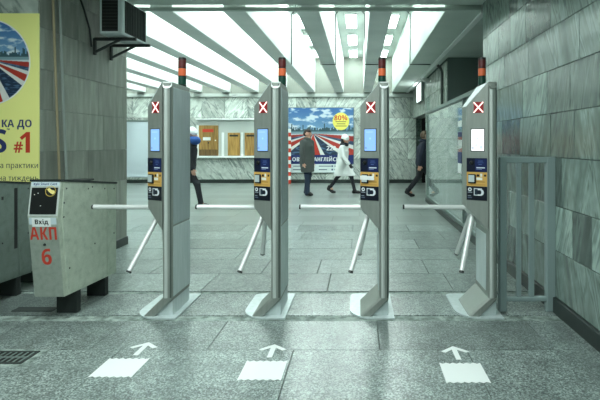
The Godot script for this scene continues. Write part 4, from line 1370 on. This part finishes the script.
	for q in ["a", "b"]:
		st = begin()
		var A: Vector3 = J["ank_" + q]
		var tilt := 0.0 if q == "a" else stride * 0.10
		net(st, [b4(A + Vector3(-0.005, 0.02, 0), A + Vector3(-0.025, -0.035, 0), 0.054, 0.048), b4(A + Vector3(-0.035, -0.045 + 0.01, 0), A + Vector3(0.09, -0.045 - tilt + 0.005, 0.0), 0.042, 0.042), b4(A + Vector3(0.09, -0.045 - tilt + 0.005, 0.0), A + Vector3(0.155, -0.05 - tilt + 0.005, 0.0), 0.042, 0.034)], 0.014, 0.02)
		done(st, "shoe", c.shoe_mat, t)
	# coat: torso, sleeves and a skirt that hangs to the hem
	st = begin()
	var hem: float = c.hem
	var C := [b4(J.sh_n + Vector3(0, -0.01, -0.015), J.sh_f + Vector3(0, -0.01, 0.015), 0.088 * s, 0.088 * s), b4(J.chest, J.pelvis, 0.16 * s, 0.155 * s), b4(J.chest + Vector3(0, 0, 0.08), J.pelvis + Vector3(0, 0, 0.075), 0.125 * s, 0.13 * s), b4(J.chest + Vector3(0, 0, -0.08), J.pelvis + Vector3(0, 0, -0.075), 0.125 * s, 0.13 * s), b4(J.neck - Vector3(0.0, 0.05, 0), J.neck + Vector3(0.0, 0.025, 0), 0.088 * s, 0.082 * s)]
	var fl: float = c.flare
	for q in ["a", "b"]:
		var hp: Vector3 = J["hip_" + q]
		var kn: Vector3 = J["knee_" + q]
		var w: float = clampf((hp.y - hem * s) / (hp.y - kn.y), 0.0, 1.3)
		var e := hp.lerp(kn, w)
		for z in [-0.035, 0.035]:
			C.append(b4(hp + Vector3(0, 0.05, z), e + Vector3(0, 0, z), 0.125 * s, (0.105 + fl) * s))
		C.append(b4(J.pelvis, Vector3(e.x * 0.35, e.y, 0), 0.14 * s, (0.12 + fl) * s))
	net(st, C, 0.02, 0.04, hem * s)
	for q in ["n", "f"]:
		net(st, [b4(J["sh_" + q], J["el_" + q], 0.078 * s, 0.064 * s), b4(J["el_" + q], J["wr_" + q].lerp(J["el_" + q], 0.06), 0.064 * s, 0.052 * s)], 0.014, 0.02)
	done(st, "coat", c.coat_mat, t)
	# collar or scarf
	st = begin()
	var rings := []
	for i in 12:
		var a0 := TAU * i / 12
		var a1 := TAU * (i + 1) / 12
		var rr: float = c.get("scarf_r", 0.075) * s
		rings.append(b4(J.neck + Vector3(cos(a0) * rr, 0.03, sin(a0) * rr), J.neck + Vector3(cos(a1) * rr, 0.03, sin(a1) * rr), c.get("scarf_w", 0.03), c.get("scarf_w", 0.03)))
	net(st, rings, 0.012, 0.02)
	done(st, c.get("scarf_name", "collar"), c.scarf_mat, t)
	if c.has("hat_mat"):
		st = begin()
		net(st, [b4(H + Vector3(-0.025, 0.06, 0), H + Vector3(0.015, 0.06, 0), 0.104 * s, 0.098 * s), b4(H + Vector3(-0.03, 0.12, 0), H + Vector3(-0.01, 0.125, 0), 0.06, 0.06)], 0.012, 0.02)
		done(st, "hat", c.hat_mat, t)
	if c.has("bag_mat"):
		st = begin()
		net(st, [b4(J.chest + Vector3(-0.2, 0.1, 0.04), J.chest + Vector3(-0.2, -0.18, 0.04), 0.1, 0.1), b4(J.chest + Vector3(-0.2, 0.1, -0.04), J.chest + Vector3(-0.2, -0.18, -0.04), 0.1, 0.1)], 0.02, 0.03)
		done(st, "rucksack", c.bag_mat, t)

func cloth(called: String, c: Color) -> StandardMaterial3D:
	var m := mat(called, c, 0.9)
	m.rim_enabled = true
	m.rim = 0.2
	m.rim_tint = 0.6
	return m

func build_people() -> void:
	var skin := mat("skin", c8(206, 160, 138), 0.6)
	skin.subsurf_scatter_enabled = true
	skin.subsurf_scatter_strength = 0.1
	var dark := cloth("dark_cloth", c8(34, 36, 42))
	var navy := cloth("navy_cloth", c8(30, 38, 54))
	var jeans := cloth("jeans", c8(40, 52, 72))
	var coat := cloth("coat_grey", c8(74, 80, 78))
	var white := cloth("coat_white", c8(232, 236, 234))
	var blue := cloth("blue_cloth", c8(44, 84, 150))
	var black := mat("black_leather", c8(22, 22, 24), 0.45)
	var hair := mat("dark_hair", c8(44, 38, 34), 0.7)
	var brown := mat("brown_hair", c8(96, 78, 62), 0.7)
	walker({"at": Vector3(-1.40, 0, -12.6), "label": "man in a dark grey coat and blue jeans in front of the blue poster", "height": 1.76, "turn": -0.55, "stride": 0.16, "lean": 0.02, "near_leg_front": true, "arm_near": [0.05, 0.12], "arm_far": [-0.02, 0.1], "skin": skin, "hair": hair, "leg_mat": jeans, "leg_fit": 0.022, "shoe_mat": black, "hem": 0.62, "flare": 0.02, "coat_mat": coat, "scarf_mat": coat})
	walker({"at": Vector3(-0.47, 0, -13.1), "label": "woman in a white coat and white hat striding past the poster", "height": 1.64, "turn": -0.3, "stride": 0.74, "lean": 0.12, "near_leg_front": false, "arm_near": [0.25, 0.45], "arm_far": [-0.3, 0.2], "skin": skin, "hair": hair, "long_hair": true, "leg_mat": dark, "leg_fit": 0.006, "shoe_mat": black, "hem": 0.52, "flare": 0.025, "coat_mat": white, "scarf_mat": dark, "scarf_r": 0.075, "scarf_w": 0.05, "scarf_name": "scarf", "hat_mat": white, "gloves": true, "glove_mat": black})
	walker({"at": Vector3(1.63, 0, -12.25), "label": "person in a dark navy jacket walking past the glass screen end", "height": 1.76, "stride": 0.74, "lean": 0.10, "near_leg_front": false, "arm_near": [-0.35, 0.25], "arm_far": [0.4, 0.3], "skin": skin, "hair": brown, "leg_mat": dark, "leg_fit": 0.015, "shoe_mat": black, "hem": 0.80, "flare": 0.0, "coat_mat": navy, "scarf_mat": navy, "scarf_w": 0.04, "scarf_name": "hood"})
	walker({"at": Vector3(-3.74, 0, -10.3), "label": "person with a white hat and blue scarf half hidden by the first turnstile", "height": 1.74, "stride": 0.62, "lean": 0.10, "near_leg_front": true, "arm_near": [0.1, 0.25], "arm_far": [-0.3, 0.2], "skin": skin, "hair": hair, "leg_mat": dark, "leg_fit": 0.012, "shoe_mat": black, "hem": 0.78, "flare": 0.0, "coat_mat": dark, "scarf_mat": blue, "scarf_r": 0.12, "scarf_w": 0.085, "scarf_name": "scarf", "hat_mat": white})
